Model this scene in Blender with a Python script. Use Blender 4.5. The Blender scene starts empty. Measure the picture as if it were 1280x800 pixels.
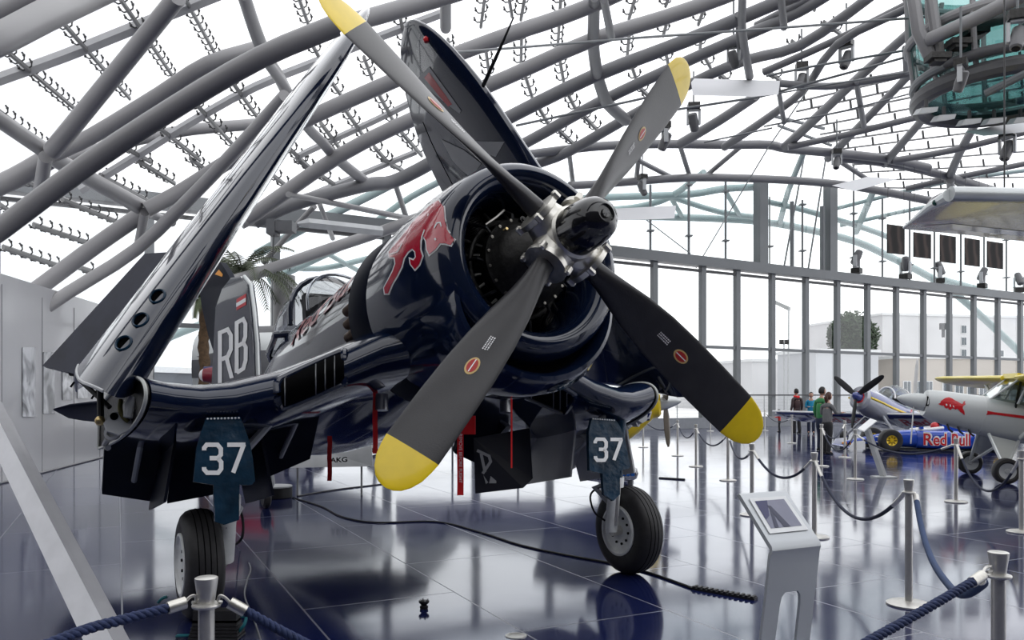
import bpy, bmesh, math, random
from math import sin, cos, pi, sqrt, radians as R
from mathutils import Vector as V, Matrix
from mathutils.bvhtree import BVHTree
from mathutils.geometry import tessellate_polygon
random.seed(7)
COL = bpy.context.scene.collection
FOC, CAMH, HOR = 1000.0, 1.67, 495.0      # focal length in pixels of a 1280-wide frame, eye height, horizon row

# ------------------------------------------------------------------ camera maths
def ray(px, py): return V(((px - 640) / FOC, 1.0, (HOR - py) / FOC))
EYE = V((0, 0, CAMH))
def at(px, py, D): return EYE + ray(px, py) * D                       # point seen at a pixel, D metres deep
def fl(px, py, z=0.0):                                                # floor point seen at a pixel
    D = (CAMH - z) * FOC / (py - HOR); return V(((px - 640) / FOC * D, D, z))

# ------------------------------------------------------------------ materials
MATS = {}
def mat(name, col, rough=.5, metal=0., coat=0., var=.06, scale=6., bump=0., bscale=40., spec=.5, emit=None, alpha=None, trans=0., ior=1.45, aniso=0.):
    if name in MATS: return MATS[name]
    m = bpy.data.materials.new(name); m.use_nodes = True
    nt = m.node_tree; b = nt.nodes['Principled BSDF']
    b.inputs['Roughness'].default_value = rough; b.inputs['Metallic'].default_value = metal
    b.inputs['Coat Weight'].default_value = coat; b.inputs['Coat Roughness'].default_value = .04
    b.inputs['Specular IOR Level'].default_value = spec; b.inputs['IOR'].default_value = ior
    b.inputs['Transmission Weight'].default_value = trans
    tc = nt.nodes.new('ShaderNodeTexCoord')
    n = nt.nodes.new('ShaderNodeTexNoise'); n.inputs['Scale'].default_value = scale; n.inputs['Detail'].default_value = 4
    nt.links.new(tc.outputs['Object'], n.inputs['Vector'])
    r = nt.nodes.new('ShaderNodeValToRGB'); c = list(col[:3])
    r.color_ramp.elements[0].position = .3; r.color_ramp.elements[1].position = .7
    r.color_ramp.elements[0].color = [max(0, x * (1 - var)) for x in c] + [1]
    r.color_ramp.elements[1].color = [min(1, x * (1 + var)) for x in c] + [1]
    nt.links.new(n.outputs['Fac'], r.inputs['Fac']); nt.links.new(r.outputs['Color'], b.inputs['Base Color'])
    if bump:
        n2 = nt.nodes.new('ShaderNodeTexNoise'); n2.inputs['Scale'].default_value = bscale; n2.inputs['Detail'].default_value = 3
        nt.links.new(tc.outputs['Object'], n2.inputs['Vector'])
        bp = nt.nodes.new('ShaderNodeBump'); bp.inputs['Strength'].default_value = bump; bp.inputs['Distance'].default_value = .02
        nt.links.new(n2.outputs['Fac'], bp.inputs['Height']); nt.links.new(bp.outputs['Normal'], b.inputs['Normal'])
    if emit:
        b.inputs['Emission Color'].default_value = list(col[:3]) + [1]; b.inputs['Emission Strength'].default_value = emit
    MATS[name] = m; return m
def glass(name, tint=(1, 1, 1), refl=.08, rough=.02):
    """thin pane: lets light straight through, mirrors a little"""
    m = bpy.data.materials.new(name); m.use_nodes = True; nt = m.node_tree
    for x in list(nt.nodes): nt.nodes.remove(x)
    o = nt.nodes.new('ShaderNodeOutputMaterial'); mx = nt.nodes.new('ShaderNodeMixShader')
    t = nt.nodes.new('ShaderNodeBsdfTransparent'); t.inputs['Color'].default_value = list(tint) + [1]
    g = nt.nodes.new('ShaderNodeBsdfGlossy'); g.inputs['Roughness'].default_value = rough
    lw = nt.nodes.new('ShaderNodeLayerWeight'); lw.inputs['Blend'].default_value = .25
    mr = nt.nodes.new('ShaderNodeMapRange'); mr.inputs['To Min'].default_value = refl * .5; mr.inputs['To Max'].default_value = min(1, refl * 5)
    nt.links.new(lw.outputs['Fresnel'], mr.inputs['Value']); nt.links.new(mr.outputs['Result'], mx.inputs['Fac'])
    nt.links.new(t.outputs[0], mx.inputs[1]); nt.links.new(g.outputs[0], mx.inputs[2]); nt.links.new(mx.outputs[0], o.inputs['Surface'])
    MATS[name] = m; return m

NAVY = mat('navy_gloss_paint', (.005, .011, .033), .10, 0, .35, .15, 2., .03, 3.)
NAVYW = mat('navy_wing_gloss', (.006, .011, .030), .10, 0, 1., .15, 2., .10, 2.2)
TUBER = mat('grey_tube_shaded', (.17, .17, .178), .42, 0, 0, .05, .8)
NAVYD = mat('navy_door_paint', (.006, .026, .052), .25, 0, 0, .4, 6., .5, 9., spec=.3)
NAVYM = mat('navy_matt_paint', (.004, .006, .015), .45, 0, 0, .2, 4., spec=.18)
BLACK = mat('black_void', (.0015, .0015, .002), .95, spec=.1)
BLK = mat('black_satin', (.010, .010, .012), .5, var=.2, spec=.3)
BLADE = mat('blade_black_satin', (.030, .029, .032), .33, 0, 0, .12, 7., .05, 120.)
YEL = mat('tip_yellow_paint', (.80, .57, .008), .3, 0, .3, .06, 9.)
STEEL = mat('brushed_steel', (.60, .585, .555), .36, .72, 0, .06, 30.)
HUBM = mat('hub_cast_metal', (.62, .60, .55), .32, .9, 0, .12, 14., .06, 60.)
GUNM = mat('gun_metal', (.035, .034, .033), .42, .7, 0, .35, 18., .15, 50.)
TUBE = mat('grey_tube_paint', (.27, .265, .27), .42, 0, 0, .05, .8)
TUBED = mat('grey_mullion_paint', (.15, .16, .168), .4, 0, 0, .05, 1.)
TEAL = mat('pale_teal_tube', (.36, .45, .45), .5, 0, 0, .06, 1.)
RAIL = mat('grey_rail_steel', (.22, .22, .22), .4, .3, 0, .06, 3.)
SPID = mat('dark_fitting', (.05, .05, .052), .45, .4, 0, .1, 8.)
WHITE = mat('white_paint', (.78, .78, .79), .4, 0, .2, .03, 3.)
MARK = mat('white_marking', (.82, .82, .83), .35, 0, .3, .02, 3.)
REDM = mat('red_marking', (.55, .012, .02), .3, 0, .5, .06, 5.)
RED = mat('red_webbing', (.68, .006, .010), .55, 0, 0, .1, 30.)
TYRE = mat('tyre_rubber', (.018, .017, .019), .55, 0, 0, .2, 20., .06, 30.)
WHEELM = mat('wheel_pale_paint', (.80, .81, .80), .35, 0, .2, .1, 9.)
LGREY = mat('light_grey_paint', (.42, .43, .44), .42, 0, 0, .08, 4.)
DGREY = mat('dark_grey_paint', (.09, .092, .10), .45, 0, 0, .12, 4.)
SILV = mat('silver_paint', (.55, .57, .57), .3, .35, .3, .05, 2.)
ROPE = mat('navy_rope', (.014, .026, .085), .7, 0, 0, .25, 60., .3, 200.)
ROPEF = mat('navy_cord', (.012, .016, .04), .7, 0, 0, .2, 40.)
BRASS = mat('brass', (.55, .42, .2), .35, .9)
BROWN = mat('exhaust_brown', (.16, .11, .08), .45, .6, 0, .3, 14.)

# ------------------------------------------------------------------ mesh builder
class MB:
    def __init__(s): s.v = []; s.f = []; s.m = []; s.mi = 0
    def add(s, vs, fs):
        b = len(s.v); s.v += [V(x) for x in vs]; s.f += [tuple(b + i for i in f) for f in fs]; s.m += [s.mi] * len(fs); return s
    def mat(s, i): s.mi = i; return s
    def grid(s, rows, closed=False, cap0=False, cap1=False, flip=False):
        n = len(rows[0]); vs = [p for r in rows for p in r]; fs = []
        for i in range(len(rows) - 1):
            for j in range(n if closed else n - 1):
                k = (j + 1) % n; q = (i * n + j, i * n + k, (i + 1) * n + k, (i + 1) * n + j); fs.append(q[::-1] if flip else q)
        if cap0: fs.append(tuple(range(n))[::-1] if not flip else tuple(range(n)))
        if cap1: fs.append(tuple((len(rows) - 1) * n + j for j in (range(n) if not flip else range(n - 1, -1, -1))))
        return s.add(vs, fs)
    def tube(s, pts, r, n=10, cap=True, closed=False, flat=None):
        pts = [V(p) for p in pts]; N = len(pts); rs = r if isinstance(r, (list, tuple)) else [r] * N
        rows = []; up = None
        for i, p in enumerate(pts):
            if closed: t = pts[(i + 1) % N] - pts[i - 1]
            else: t = (pts[min(i + 1, N - 1)] - pts[max(i - 1, 0)])
            if t.length < 1e-9: t = V((0, 0, 1))
            t.normalize()
            if up is None:
                up = V((0, 0, 1)) if abs(t.z) < .9 else V((1, 0, 0))
            a = up - t * up.dot(t)
            if a.length < 1e-6: a = t.orthogonal()
            a.normalize(); b = t.cross(a); up = a
            fx, fy = flat or (1, 1)
            rows.append([p + (a * cos(2 * pi * k / n) * fx + b * sin(2 * pi * k / n) * fy) * rs[i] for k in range(n)])
        if closed: rows.append(rows[0])
        return s.grid(rows, True, cap and not closed, cap and not closed)
    def box(s, c, size, rot=None):
        c = V(c); h = V(size) / 2; vs = []
        for x in (-1, 1):
            for y in (-1, 1):
                for z in (-1, 1):
                    p = V((x * h.x, y * h.y, z * h.z)); vs.append(c + (rot @ p if rot else p))
        return s.add(vs, [(0, 1, 3, 2), (4, 6, 7, 5), (0, 4, 5, 1), (2, 3, 7, 6), (0, 2, 6, 4), (1, 5, 7, 3)])
    def lathe(s, prof, o=(0, 0, 0), ax=(0, 0, 1), n=24, a0=0, a1=2 * pi, cap=True):
        """prof: (distance along axis, radius)"""
        o = V(o); ax = V(ax).normalized(); e = ax.orthogonal().normalized(); g = ax.cross(e)
        full = abs(a1 - a0 - 2 * pi) < 1e-6; m = n if full else n + 1
        rows = [[o + ax * h + (e * cos(a0 + (a1 - a0) * k / n) + g * sin(a0 + (a1 - a0) * k / n)) * max(r, 1e-5) for k in range(m)] for h, r in prof]
        return s.grid(rows, full, cap and full and prof[0][1] > 1e-4, cap and full and prof[-1][1] > 1e-4)
    def prism(s, poly, d, ext):
        """poly: 3-D points of a flat outline, extruded along d*ext"""
        poly = [V(p) for p in poly]; o = V(d).normalized() * ext; n = len(poly)
        fs = [tuple(t) for t in tessellate_polygon([poly])]
        q = [tuple(n + i for i in t[::-1]) for t in fs]
        return s.add(poly + [p + o for p in poly], fs + q + [(i, (i + 1) % n, n + (i + 1) % n, n + i) for i in range(n)])
    def ball(s, c, r, n=12, sc=(1, 1, 1)):
        c = V(c); rows = []
        for i in range(n // 2 + 1):
            t = pi * i / (n // 2)
            rows.append([c + V((max(sin(t), 1e-4) * cos(2 * pi * k / n) * r * sc[0], max(sin(t), 1e-4) * sin(2 * pi * k / n) * r * sc[1], cos(t) * r * sc[2])) for k in range(n)])
        return s.grid(rows, True)
    def xf(s, M): s.v = [M @ p for p in s.v]; return s
    def map(s, fn): s.v = [V(fn(p)) for p in s.v]; return s
    def bvh(s): return BVHTree.FromPolygons(s.v, s.f)
    def build(s, name, mats, parent=None, smooth=35, fix=True):
        me = bpy.data.meshes.new(name); o0 = parent_loc(parent)
        me.from_pydata([p - o0 for p in s.v], [], s.f)
        for m in (mats if isinstance(mats, (list, tuple)) else [mats]): me.materials.append(m)
        me.polygons.foreach_set('material_index', s.m)
        if fix:
            b = bmesh.new(); b.from_mesh(me); bmesh.ops.remove_doubles(b, verts=b.verts, dist=1e-5)
            bmesh.ops.recalc_face_normals(b, faces=b.faces); b.to_mesh(me); b.free()
        if smooth:
            me.polygons.foreach_set('use_smooth', [True] * len(me.polygons)); me.set_sharp_from_angle(angle=R(smooth))
        me.update(); o = bpy.data.objects.new(name, me); COL.objects.link(o)
        if parent: o.parent = parent
        return o
def parent_loc(p):
    l = V((0, 0, 0))
    while p: l = l + V(p.location); p = p.parent
    return l
def tag(o, label=None, cat=None, group=None, kind=None):
    if label: o['label'] = label
    if cat: o['category'] = cat
    if group: o['group'] = group
    if kind: o['kind'] = kind
    return o
def empty(name, loc, label=None, cat=None, group=None, rz=0):
    o = bpy.data.objects.new(name, None); COL.objects.link(o); o.location = loc; o.rotation_euler = (0, 0, rz); o.empty_display_size = .2
    return tag(o, label, cat, group)
def structure(mb, name, m, smooth=35): return tag(mb.build(name, m, None, smooth), kind='structure')
def thing(mb, name, m, label, cat, group=None, smooth=35): return tag(mb.build(name, m, None, smooth), label, cat, group)
def dup(o, parent=None, loc=None, rz=None, label=None):
    c = o.copy(); COL.objects.link(c)
    if parent: c.parent = parent
    if loc is not None: c.location = loc
    if rz is not None: c.rotation_euler = (0, 0, rz)
    if label: c['label'] = label
    for ch in list(o.children): dup(ch, c)
    return c
def smooth_path(pts, k=6):
    """Catmull-Rom through the points"""
    pts = [V(p) for p in pts]; P = [pts[0] * 2 - pts[1]] + pts + [pts[-1] * 2 - pts[-2]]; out = []
    for i in range(1, len(P) - 2):
        a, b, c, d = P[i - 1:i + 3]
        for j in range(k):
            t = j / k; out.append(.5 * ((2 * b) + (c - a) * t + (2 * a - 5 * b + 4 * c - d) * t * t + (3 * b - 3 * c + d - a) * t ** 3))
    return out + [pts[-1]]
# ------------------------------------------------------------------ flat shapes laid on a surface (paint markings)
def cast(px, py, bv):
    d = ray(px, py); h = bv.ray_cast(EYE, d.normalized())
    return h[0], h[1]
def paint(polys, bv, off=.004, sub=2, offdir=None):
    """outlines given where the photo shows them, laid on the surface bv"""
    mb = MB()
    for poly in polys:
        b = bmesh.new(); vs = [b.verts.new((p[0], p[1], 0)) for p in poly]
        for t in tessellate_polygon([[V((p[0], p[1], 0)) for p in poly]]):
            try: b.faces.new([vs[i] for i in t])
            except ValueError: pass
        for _ in range(sub): bmesh.ops.subdivide_edges(b, edges=[e for e in b.edges if e.calc_length() > 5], cuts=1, use_grid_fill=True)
        bmesh.ops.triangulate(b, faces=b.faces)
        b.verts.index_update(); P = []
        for v in b.verts:
            h, n = cast(v.co.x, v.co.y, bv)
            if h is not None:
                if n.dot(h - EYE) > 0: n = -n
                h = h + n * off
            P.append(h)
        ok = [f for f in b.faces if all(P[v.index] is not None and (P[v.index] - P[f.verts[0].index]).length < .6 for v in f.verts)]
        mb.add([p if p is not None else V((0, 0, 0)) for p in P], [tuple(v.index for v in f.verts) for f in ok])
        b.free()
    used = sorted({i for f in mb.f for i in f}); rm = {u: i for i, u in enumerate(used)}
    mb.v = [mb.v[u] for u in used]; mb.f = [tuple(rm[i] for i in f) for f in mb.f]
    return mb
def ribbon(pts, w, closed=False):
    """2-D stroke -> list of quads"""
    out = []; n = len(pts)
    P = [V((p[0], p[1])) for p in pts]; L = []; Rr = []
    for i in range(n):
        a = P[(i - 1) % n] if (closed or i) else None; c = P[(i + 1) % n] if (closed or i < n - 1) else None; b = P[i]
        d1 = (b - a).normalized() if a is not None and (b - a).length > 1e-6 else None; d2 = (c - b).normalized() if c is not None and (c - b).length > 1e-6 else None
        d1 = d1 or d2; d2 = d2 or d1
        t = (d1 + d2); t = t.normalized() if t.length > 1e-6 else d1
        nrm = V((-t.y, t.x)); k = 1 / max(.45, abs(nrm.dot(V((-d1.y, d1.x)))))
        L.append(b + nrm * w / 2 * k); Rr.append(b - nrm * w / 2 * k)
    for i in range(n if closed else n - 1):
        j = (i + 1) % n; out.append([L[i], L[j], Rr[j], Rr[i]])
    return out
STROKE = {  # block letters in a unit box, y up
    '3': [[(0, .80), (.0, .88), (.14, 1), (.72, 1), (.9, .86), (.9, .64), (.74, .52), (.3, .52)], [(.74, .52), (.92, .38), (.92, .14), (.76, 0), (.16, 0), (0, .12), (0, .2)]],
    '7': [[(0, 1), (.98, 1)], [(.90, 1.02), (.32, 0)]],
    'R': [[(0, 0), (0, 1), (.6, 1), (.85, .86), (.85, .58), (.6, .46), (0, .46)], [(.5, .46), (.9, 0)]],
    'B': [[(0, 0), (0, 1), (.6, 1), (.82, .88), (.82, .62), (.64, .52), (0, .52)], [(.64, .52), (.88, .4), (.88, .14), (.66, 0), (0, 0)]],
    'A': [[(0, 0), (.42, 1)], [(.42, 1), (.85, 0)], [(.18, .34), (.68, .34)]],
}
def letters(txt, quad, w, gap=1.25, adv=None):
    """block text in a pixel quad (top-left, top-right, bottom-right, bottom-left) -> list of outlines"""
    tl, tr, br, bl = [V(q) for q in quad]; n = len(txt); out = []; tot = n * 1.0 + (n - 1) * (gap - 1)
    def T(u, v): return (bl * (1 - u) + br * u) * (1 - v) + (tl * (1 - u) + tr * u) * v
    for i, c in enumerate(txt):
        for st in STROKE[c]:
            out += ribbon([T((i * gap + x) / tot, y) for x, y in st], w)
    return out
def font_mesh(txt, size=1.0, bold=0.0, ext=0.0):
    """text as mesh triangles (verts, faces), lower-left at the origin, lying in XY"""
    cu = bpy.data.curves.new('lettering', 'FONT'); cu.body = txt; cu.size = size; cu.offset = bold; cu.extrude = ext; cu.resolution_u = 3
    o = bpy.data.objects.new('lettering', cu); COL.objects.link(o); dg = bpy.context.evaluated_depsgraph_get()
    me = bpy.data.meshes.new_from_object(o.evaluated_get(dg)); vs = [v.co.copy() for v in me.vertices]; fs = [tuple(p.vertices) for p in me.polygons]
    bpy.data.objects.remove(o); bpy.data.curves.remove(cu); bpy.data.meshes.remove(me)
    x0 = min(v.x for v in vs); y0 = min(v.y for v in vs)
    return [v - V((x0, y0, 0)) for v in vs], fs
def text_on(txt, o, ux, uy, height, width=None, bold=0.0, off=0.0):
    """text on a flat surface: o lower-left corner, ux/uy directions, height of capitals"""
    vs, fs = font_mesh(txt, 1.0, bold); W = max(v.x for v in vs); Hh = max(v.y for v in vs); k = height / Hh; kx = k if width is None else width / W
    ux = V(ux).normalized(); uy = V(uy).normalized(); n = ux.cross(uy)
    return MB().add([V(o) + ux * v.x * kx + uy * v.y * k + n * off for v in vs], fs)
BULL = [(468,258),(492,288),(496,340),(506,392),(538,436),(524,461),(496,453),(476,452),(455,480),(427,503),(416,478),(413,440),(400,420),(386,440),(386,480),(395,510),(380,550),(362,570),(343,546),(340,524),(356,530),(367,515),(364,490),(350,476),(330,490),(310,520),(300,560),(280,600),(256,640),(240,680),(226,680),(222,655),(242,618),(262,580),(274,545),(270,517),(246,515),(243,492),(262,470),(300,425),(350,360),(400,310),(440,275)]
# ================================================================== THE HALL
E1, E2 = V((.868, .497, 0)), V((-.497, .868, 0))         # along / across the glass front
SH = dict(c1=42., a=48., c2=13., b=40., h=15.2)
def shell(e1, e2, k=1.0):
    q = k * k - ((e1 - SH['c1']) / SH['a']) ** 2 - ((e2 - SH['c2']) / SH['b']) ** 2
    return SH['h'] * sqrt(q) if q > 0 else None
def on_shell(px, py, k=1.0):
    d = ray(px, py); A = B = C = 0
    for (dd, oo, c, s) in ((d.dot(E1), 0, SH['c1'], SH['a']), (d.dot(E2), 0, SH['c2'], SH['b']), (d.z, CAMH, 0, SH['h'])):
        p, q = dd / s, (oo - c) / s; A += p * p; B += 2 * p * q; C += q * q
    C -= k * k
    return EYE + d * ((-B + sqrt(max(0, B * B - 4 * A * C))) / (2 * A))

# floor: large dark blue polished tiles
m = bpy.data.materials.new('polished_blue_tiles'); m.use_nodes = True; nt = m.node_tree; b = nt.nodes['Principled BSDF']
tc = nt.nodes.new('ShaderNodeTexCoord'); mp = nt.nodes.new('ShaderNodeMapping'); mp.vector_type = 'POINT'
mp.inputs['Rotation'].default_value = (0, 0, -math.atan2(.897, -.442)); mp.inputs['Location'].default_value = (.02, .03, 0)
nt.links.new(tc.outputs['Object'], mp.inputs['Vector'])
br = nt.nodes.new('ShaderNodeTexBrick'); br.offset = .5; br.inputs['Scale'].default_value = 1
br.inputs['Brick Width'].default_value = 2.54; br.inputs['Row Height'].default_value = 1.27; br.inputs['Mortar Size'].default_value = .008; br.inputs['Mortar Smooth'].default_value = .3
br.inputs['Color1'].default_value = (.007, .011, .055, 1); br.inputs['Color2'].default_value = (.010, .015, .066, 1); br.inputs['Mortar'].default_value = (.15, .155, .18, 1)
nt.links.new(mp.outputs[0], br.inputs['Vector']); nt.links.new(br.outputs['Color'], b.inputs['Base Color'])
ns = nt.nodes.new('ShaderNodeTexNoise'); ns.inputs['Scale'].default_value = .9; ns.inputs['Detail'].default_value = 3; nt.links.new(tc.outputs['Object'], ns.inputs['Vector'])
mr = nt.nodes.new('ShaderNodeMapRange'); mr.inputs['To Min'].default_value = .06; mr.inputs['To Max'].default_value = .13; nt.links.new(ns.outputs['Fac'], mr.inputs['Value'])
ad = nt.nodes.new('ShaderNodeMath'); ad.operation = 'MULTIPLY_ADD'; ad.inputs[1].default_value = .3; nt.links.new(br.outputs['Fac'], ad.inputs[0]); nt.links.new(mr.outputs['Result'], ad.inputs[2])
nt.links.new(ad.outputs[0], b.inputs['Roughness']); b.inputs['IOR'].default_value = 2.05; b.inputs['Specular Tint'].default_value = (.86, .90, 1.0, 1)
n2 = nt.nodes.new('ShaderNodeTexNoise'); n2.inputs['Scale'].default_value = 1.6; n2.inputs['Detail'].default_value = 1; nt.links.new(tc.outputs['Object'], n2.inputs['Vector'])
bp = nt.nodes.new('ShaderNodeBump'); bp.inputs['Strength'].default_value = .05; bp.inputs['Distance'].default_value = .02; nt.links.new(n2.outputs['Fac'], bp.inputs['Height']); nt.links.new(bp.outputs[0], b.inputs['Normal'])
FLOORM = m
def quad(pts): return MB().add(pts, [(0, 1, 2, 3)])
def EE(e1, e2, z=0): return E1 * e1 + E2 * e2 + V((0, 0, z))
o = structure(MB().add([EE(-9, -32), EE(96, -32), EE(96, 31.1), EE(-9, 31.1), EE(-9, -32, -.3), EE(96, -32, -.3), EE(96, 31.1, -.3), EE(-9, 31.1, -.3)], [(0, 1, 2, 3), (7, 6, 5, 4), (0, 4, 5, 1), (1, 5, 6, 2), (2, 6, 7, 3), (3, 7, 4, 0)]), 'floor', FLOORM, 0)
PAVE = mat('pale_paving', (.72, .71, .72), .7, var=.08, scale=.6)
structure(quad([V((-300, -200, -.32)), V((400, -200, -.32)), V((400, 500, -.32)), V((-300, 500, -.32))]), 'ground', PAVE, 0)
# roof glass (one shell of panes) reaching out past the glass front as a canopy
RG = glass('roof_glass', (.97, .98, 1.0), .05)
rows = []
for i in range(61):
    e1 = SH['c1'] + SH['a'] * 1.012 * (-1 + 2 * i / 60) ; row = []
    for j in range(47):
        e2 = -27 + (38 + 27) * j / 46
        z = shell(e1, e2, 1.012); row.append(EE(e1, e2, z if z else 0.0))
    rows.append(row)
mb = MB().grid(rows); mb.f = [f for f in mb.f if max(mb.v[i].z for i in f) > .3]; mb.m = [0] * len(mb.f)
structure(mb, 'ceiling', RG)

# steel tubes of the roof, traced along the shell
TUBES = [  # points in the photo, width in pixels, depth factor, colour
 ([(-30,28),(35,-2),(70,-20)],26,.99,0), ([(-40,66),(0,49),(60,18),(110,-6),(160,-30)],37,.93,0), ([(222,-4),(150,85),(66,188)],22,.95,0), ([(-20,137),(62,192)],20,.97,0),
 ([(62,195),(115,170),(200,118),(260,80),(325,60)],19,.96,0), ([(420,32),(325,72),(225,130),(110,205),(0,287),(-40,312)],26,.9,0), ([(320,72),(420,34),(470,20),(560,-6),(600,-20)],22,.93,0),
 ([(304,-8),(318,35),(332,72)],17,.95,0), ([(335,75),(348,95),(360,118)],15,.97,0), ([(85,198),(110,190),(170,175),(240,162),(320,155),(360,150)],14,1.0,0), ([(-20,240),(20,222),(62,198)],25,.97,0), ([(57,196),(50,240)],16,.95,0),
 ([(62,195),(120,228),(182,262)],20,.96,0), ([(183,262),(230,237),(280,205),(330,178),(388,147),(487,103),(560,72),(640,42),(700,22),(760,-2),(800,-22)],19,.95,0), ([(181,265),(174,302)],11,.95,0), ([(178,267),(120,307),(55,355),(20,380)],20,.96,0),
 ([(187,267),(215,278)],11,.98,0), ([(356,120),(300,182),(245,240),(170,312),(85,366),(35,400)],16,.93,0), ([(300,278),(322,265),(427,193),(520,147),(640,94),(740,50),(830,22),(905,-4),(960,-28)],18,.95,0),
 ([(318,278),(365,256),(430,238),(465,230),(492,227),(540,203),(590,172),(640,145),(740,96),(860,50),(960,8),(1000,-8),(1040,-28)],17,.95,0), ([(330,72),(358,112),(383,157),(403,178),(422,199),(464,233)],13,.96,0), ([(494,230),(514,290)],7,.96,0), ([(360,243),(407,252),(495,270),(545,281)],7,.94,0),
 ([(393,258),(375,277),(330,328)],7,.95,0), ([(400,256),(416,298)],6,.95,0), ([(530,270),(475,290),(400,315),(320,342),(285,352)],14,.92,0),
 ([(570,212),(600,205),(660,177),(745,130),(840,85),(930,45),(1000,14),(1060,-22)],14,.96,0), ([(670,205),(710,190),(780,150),(865,104),(930,76),(1000,57),(1085,-2),(1110,-24)],13,.96,0),
 ([(743,-5),(742,30),(742,60),(746,90),(752,112),(760,130),(782,150)],15,.95,0), ([(755,0),(764,46)],10,.92,0), ([(557,-5),(557,35)],14,.94,0),
 ([(640,196),(700,188),(760,182),(830,180),(910,181),(960,181),(985,186),(1050,192),(1110,199),(1160,210)],11,.97,0), ([(850,180),(900,150),(945,120)],12,.95,0), ([(905,184),(960,147),(1005,112),(1047,55),(1135,10)],10,.95,0),
 ([(955,90),(1045,50),(1140,2)],9,.97,0), ([(945,32),(1015,-4)],9,.97,0), ([(972,104),(1035,108),(1090,100),(1145,90)],9,.93,0), ([(982,183),(1030,138),(1072,98),(1140,38)],12,.96,0), ([(1035,198),(1145,85)],10,.97,0), ([(1105,205),(1165,135),(1190,95)],10,.97,0), ([(1185,226),(1200,190),(1232,132)],10,.97,0),
 ([(985,184),(1060,168),(1145,147),(1200,138)],8,.94,0), ([(1115,201),(1190,188),(1290,163)],8,.96,0), ([(928,-4),(928,40),(937,96)],10,.93,0), ([(922,18),(925,72)],7,.95,0), ([(972,106),(980,153)],6,.93,0), ([(1070,100),(1080,158)],7,.93,0), ([(1131,60),(1133,90)],7,.93,0), ([(976,-5),(980,34)],9,.93,0),
 ([(712,232),(765,229),(865,222),(960,224),(1035,229),(1085,236),(1167,252)],10,.95,0), ([(1050,198),(1115,205),(1185,221),(1280,250)],10,.97,0), ([(1132,236),(1185,224),(1290,203)],7,.98,0), ([(1188,225),(1189,250)],9,.95,0), ([(1195,227),(1216,248)],6,.97,0), ([(1047,200),(1087,226)],6,.97,0),
 ([(800,182),(795,228)],6,.97,0), ([(712,196),(716,228)],6,.97,0), ([(850,182),(862,220)],6,.97,0),([(770,186),(840,222)],6,.97,0),([(925,184),(880,222)],6,.97,0),
 # the canopy outside the glass, seen paler through it
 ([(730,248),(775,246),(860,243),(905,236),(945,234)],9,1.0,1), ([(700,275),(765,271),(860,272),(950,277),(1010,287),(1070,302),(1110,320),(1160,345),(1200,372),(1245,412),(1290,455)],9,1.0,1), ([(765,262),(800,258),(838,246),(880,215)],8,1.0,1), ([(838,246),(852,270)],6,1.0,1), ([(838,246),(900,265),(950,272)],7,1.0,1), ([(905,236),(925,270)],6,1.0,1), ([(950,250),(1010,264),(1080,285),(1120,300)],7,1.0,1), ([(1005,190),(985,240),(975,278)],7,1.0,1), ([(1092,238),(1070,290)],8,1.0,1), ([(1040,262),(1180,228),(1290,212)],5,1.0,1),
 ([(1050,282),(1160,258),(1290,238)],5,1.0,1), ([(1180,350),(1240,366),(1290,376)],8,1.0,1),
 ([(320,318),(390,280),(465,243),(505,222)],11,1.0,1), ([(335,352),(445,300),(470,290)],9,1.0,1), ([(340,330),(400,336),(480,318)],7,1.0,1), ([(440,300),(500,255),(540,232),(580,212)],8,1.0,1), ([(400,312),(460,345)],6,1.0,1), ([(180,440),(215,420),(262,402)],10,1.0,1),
]
nt_ = 0
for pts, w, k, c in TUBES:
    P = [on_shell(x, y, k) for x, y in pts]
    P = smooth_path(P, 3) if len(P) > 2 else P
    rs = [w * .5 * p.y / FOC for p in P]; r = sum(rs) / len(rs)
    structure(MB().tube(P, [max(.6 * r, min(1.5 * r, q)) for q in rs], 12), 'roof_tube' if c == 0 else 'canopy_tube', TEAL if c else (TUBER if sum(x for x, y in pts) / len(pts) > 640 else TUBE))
# flat pale purlins and thin tie rods
for pts, w in (([(-15,104),(80,70),(165,36),(275,-8)],12), ([(100,238),(150,208),(235,155),(320,108),(430,64),(480,44),(560,14)],9), ([(250,222),(330,178)],8), ([(370,197),(392,186),(470,150),(520,125)],7), ([(385,245),(520,190)],6)):
    P = smooth_path([on_shell(x, y, .985) for x, y in pts], 3)
    structure(MB().tube(P, [w * .62 * p.y / FOC for p in P], 4, flat=(1, .5)), 'roof_purlin', mat('pale_purlin', (.36, .36, .37), .45))
for pts, w, k in (([(560,66),(640,60),(800,47),(960,36),(1200,18)],3,.9), ([(645,157),(795,125),(850,112)],3,.92), ([(845,137),(950,121),(1145,68)],3,.92), ([(958,95),(1010,84),(1160,58)],3,.9), ([(955,120),(1010,110),(1150,88)],2,.9), ([(955,158),(1050,140),(1165,110)],2,.92), ([(880,178),(965,160)],2,.92), ([(1010,112),(960,185),(870,335)],1.6,.93)):
    P = [on_shell(x, y, k) for x, y in pts]
    structure(MB().tube(P, [w * .5 * p.y / FOC for p in P], 6), 'tie_rod', TUBED)
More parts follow.
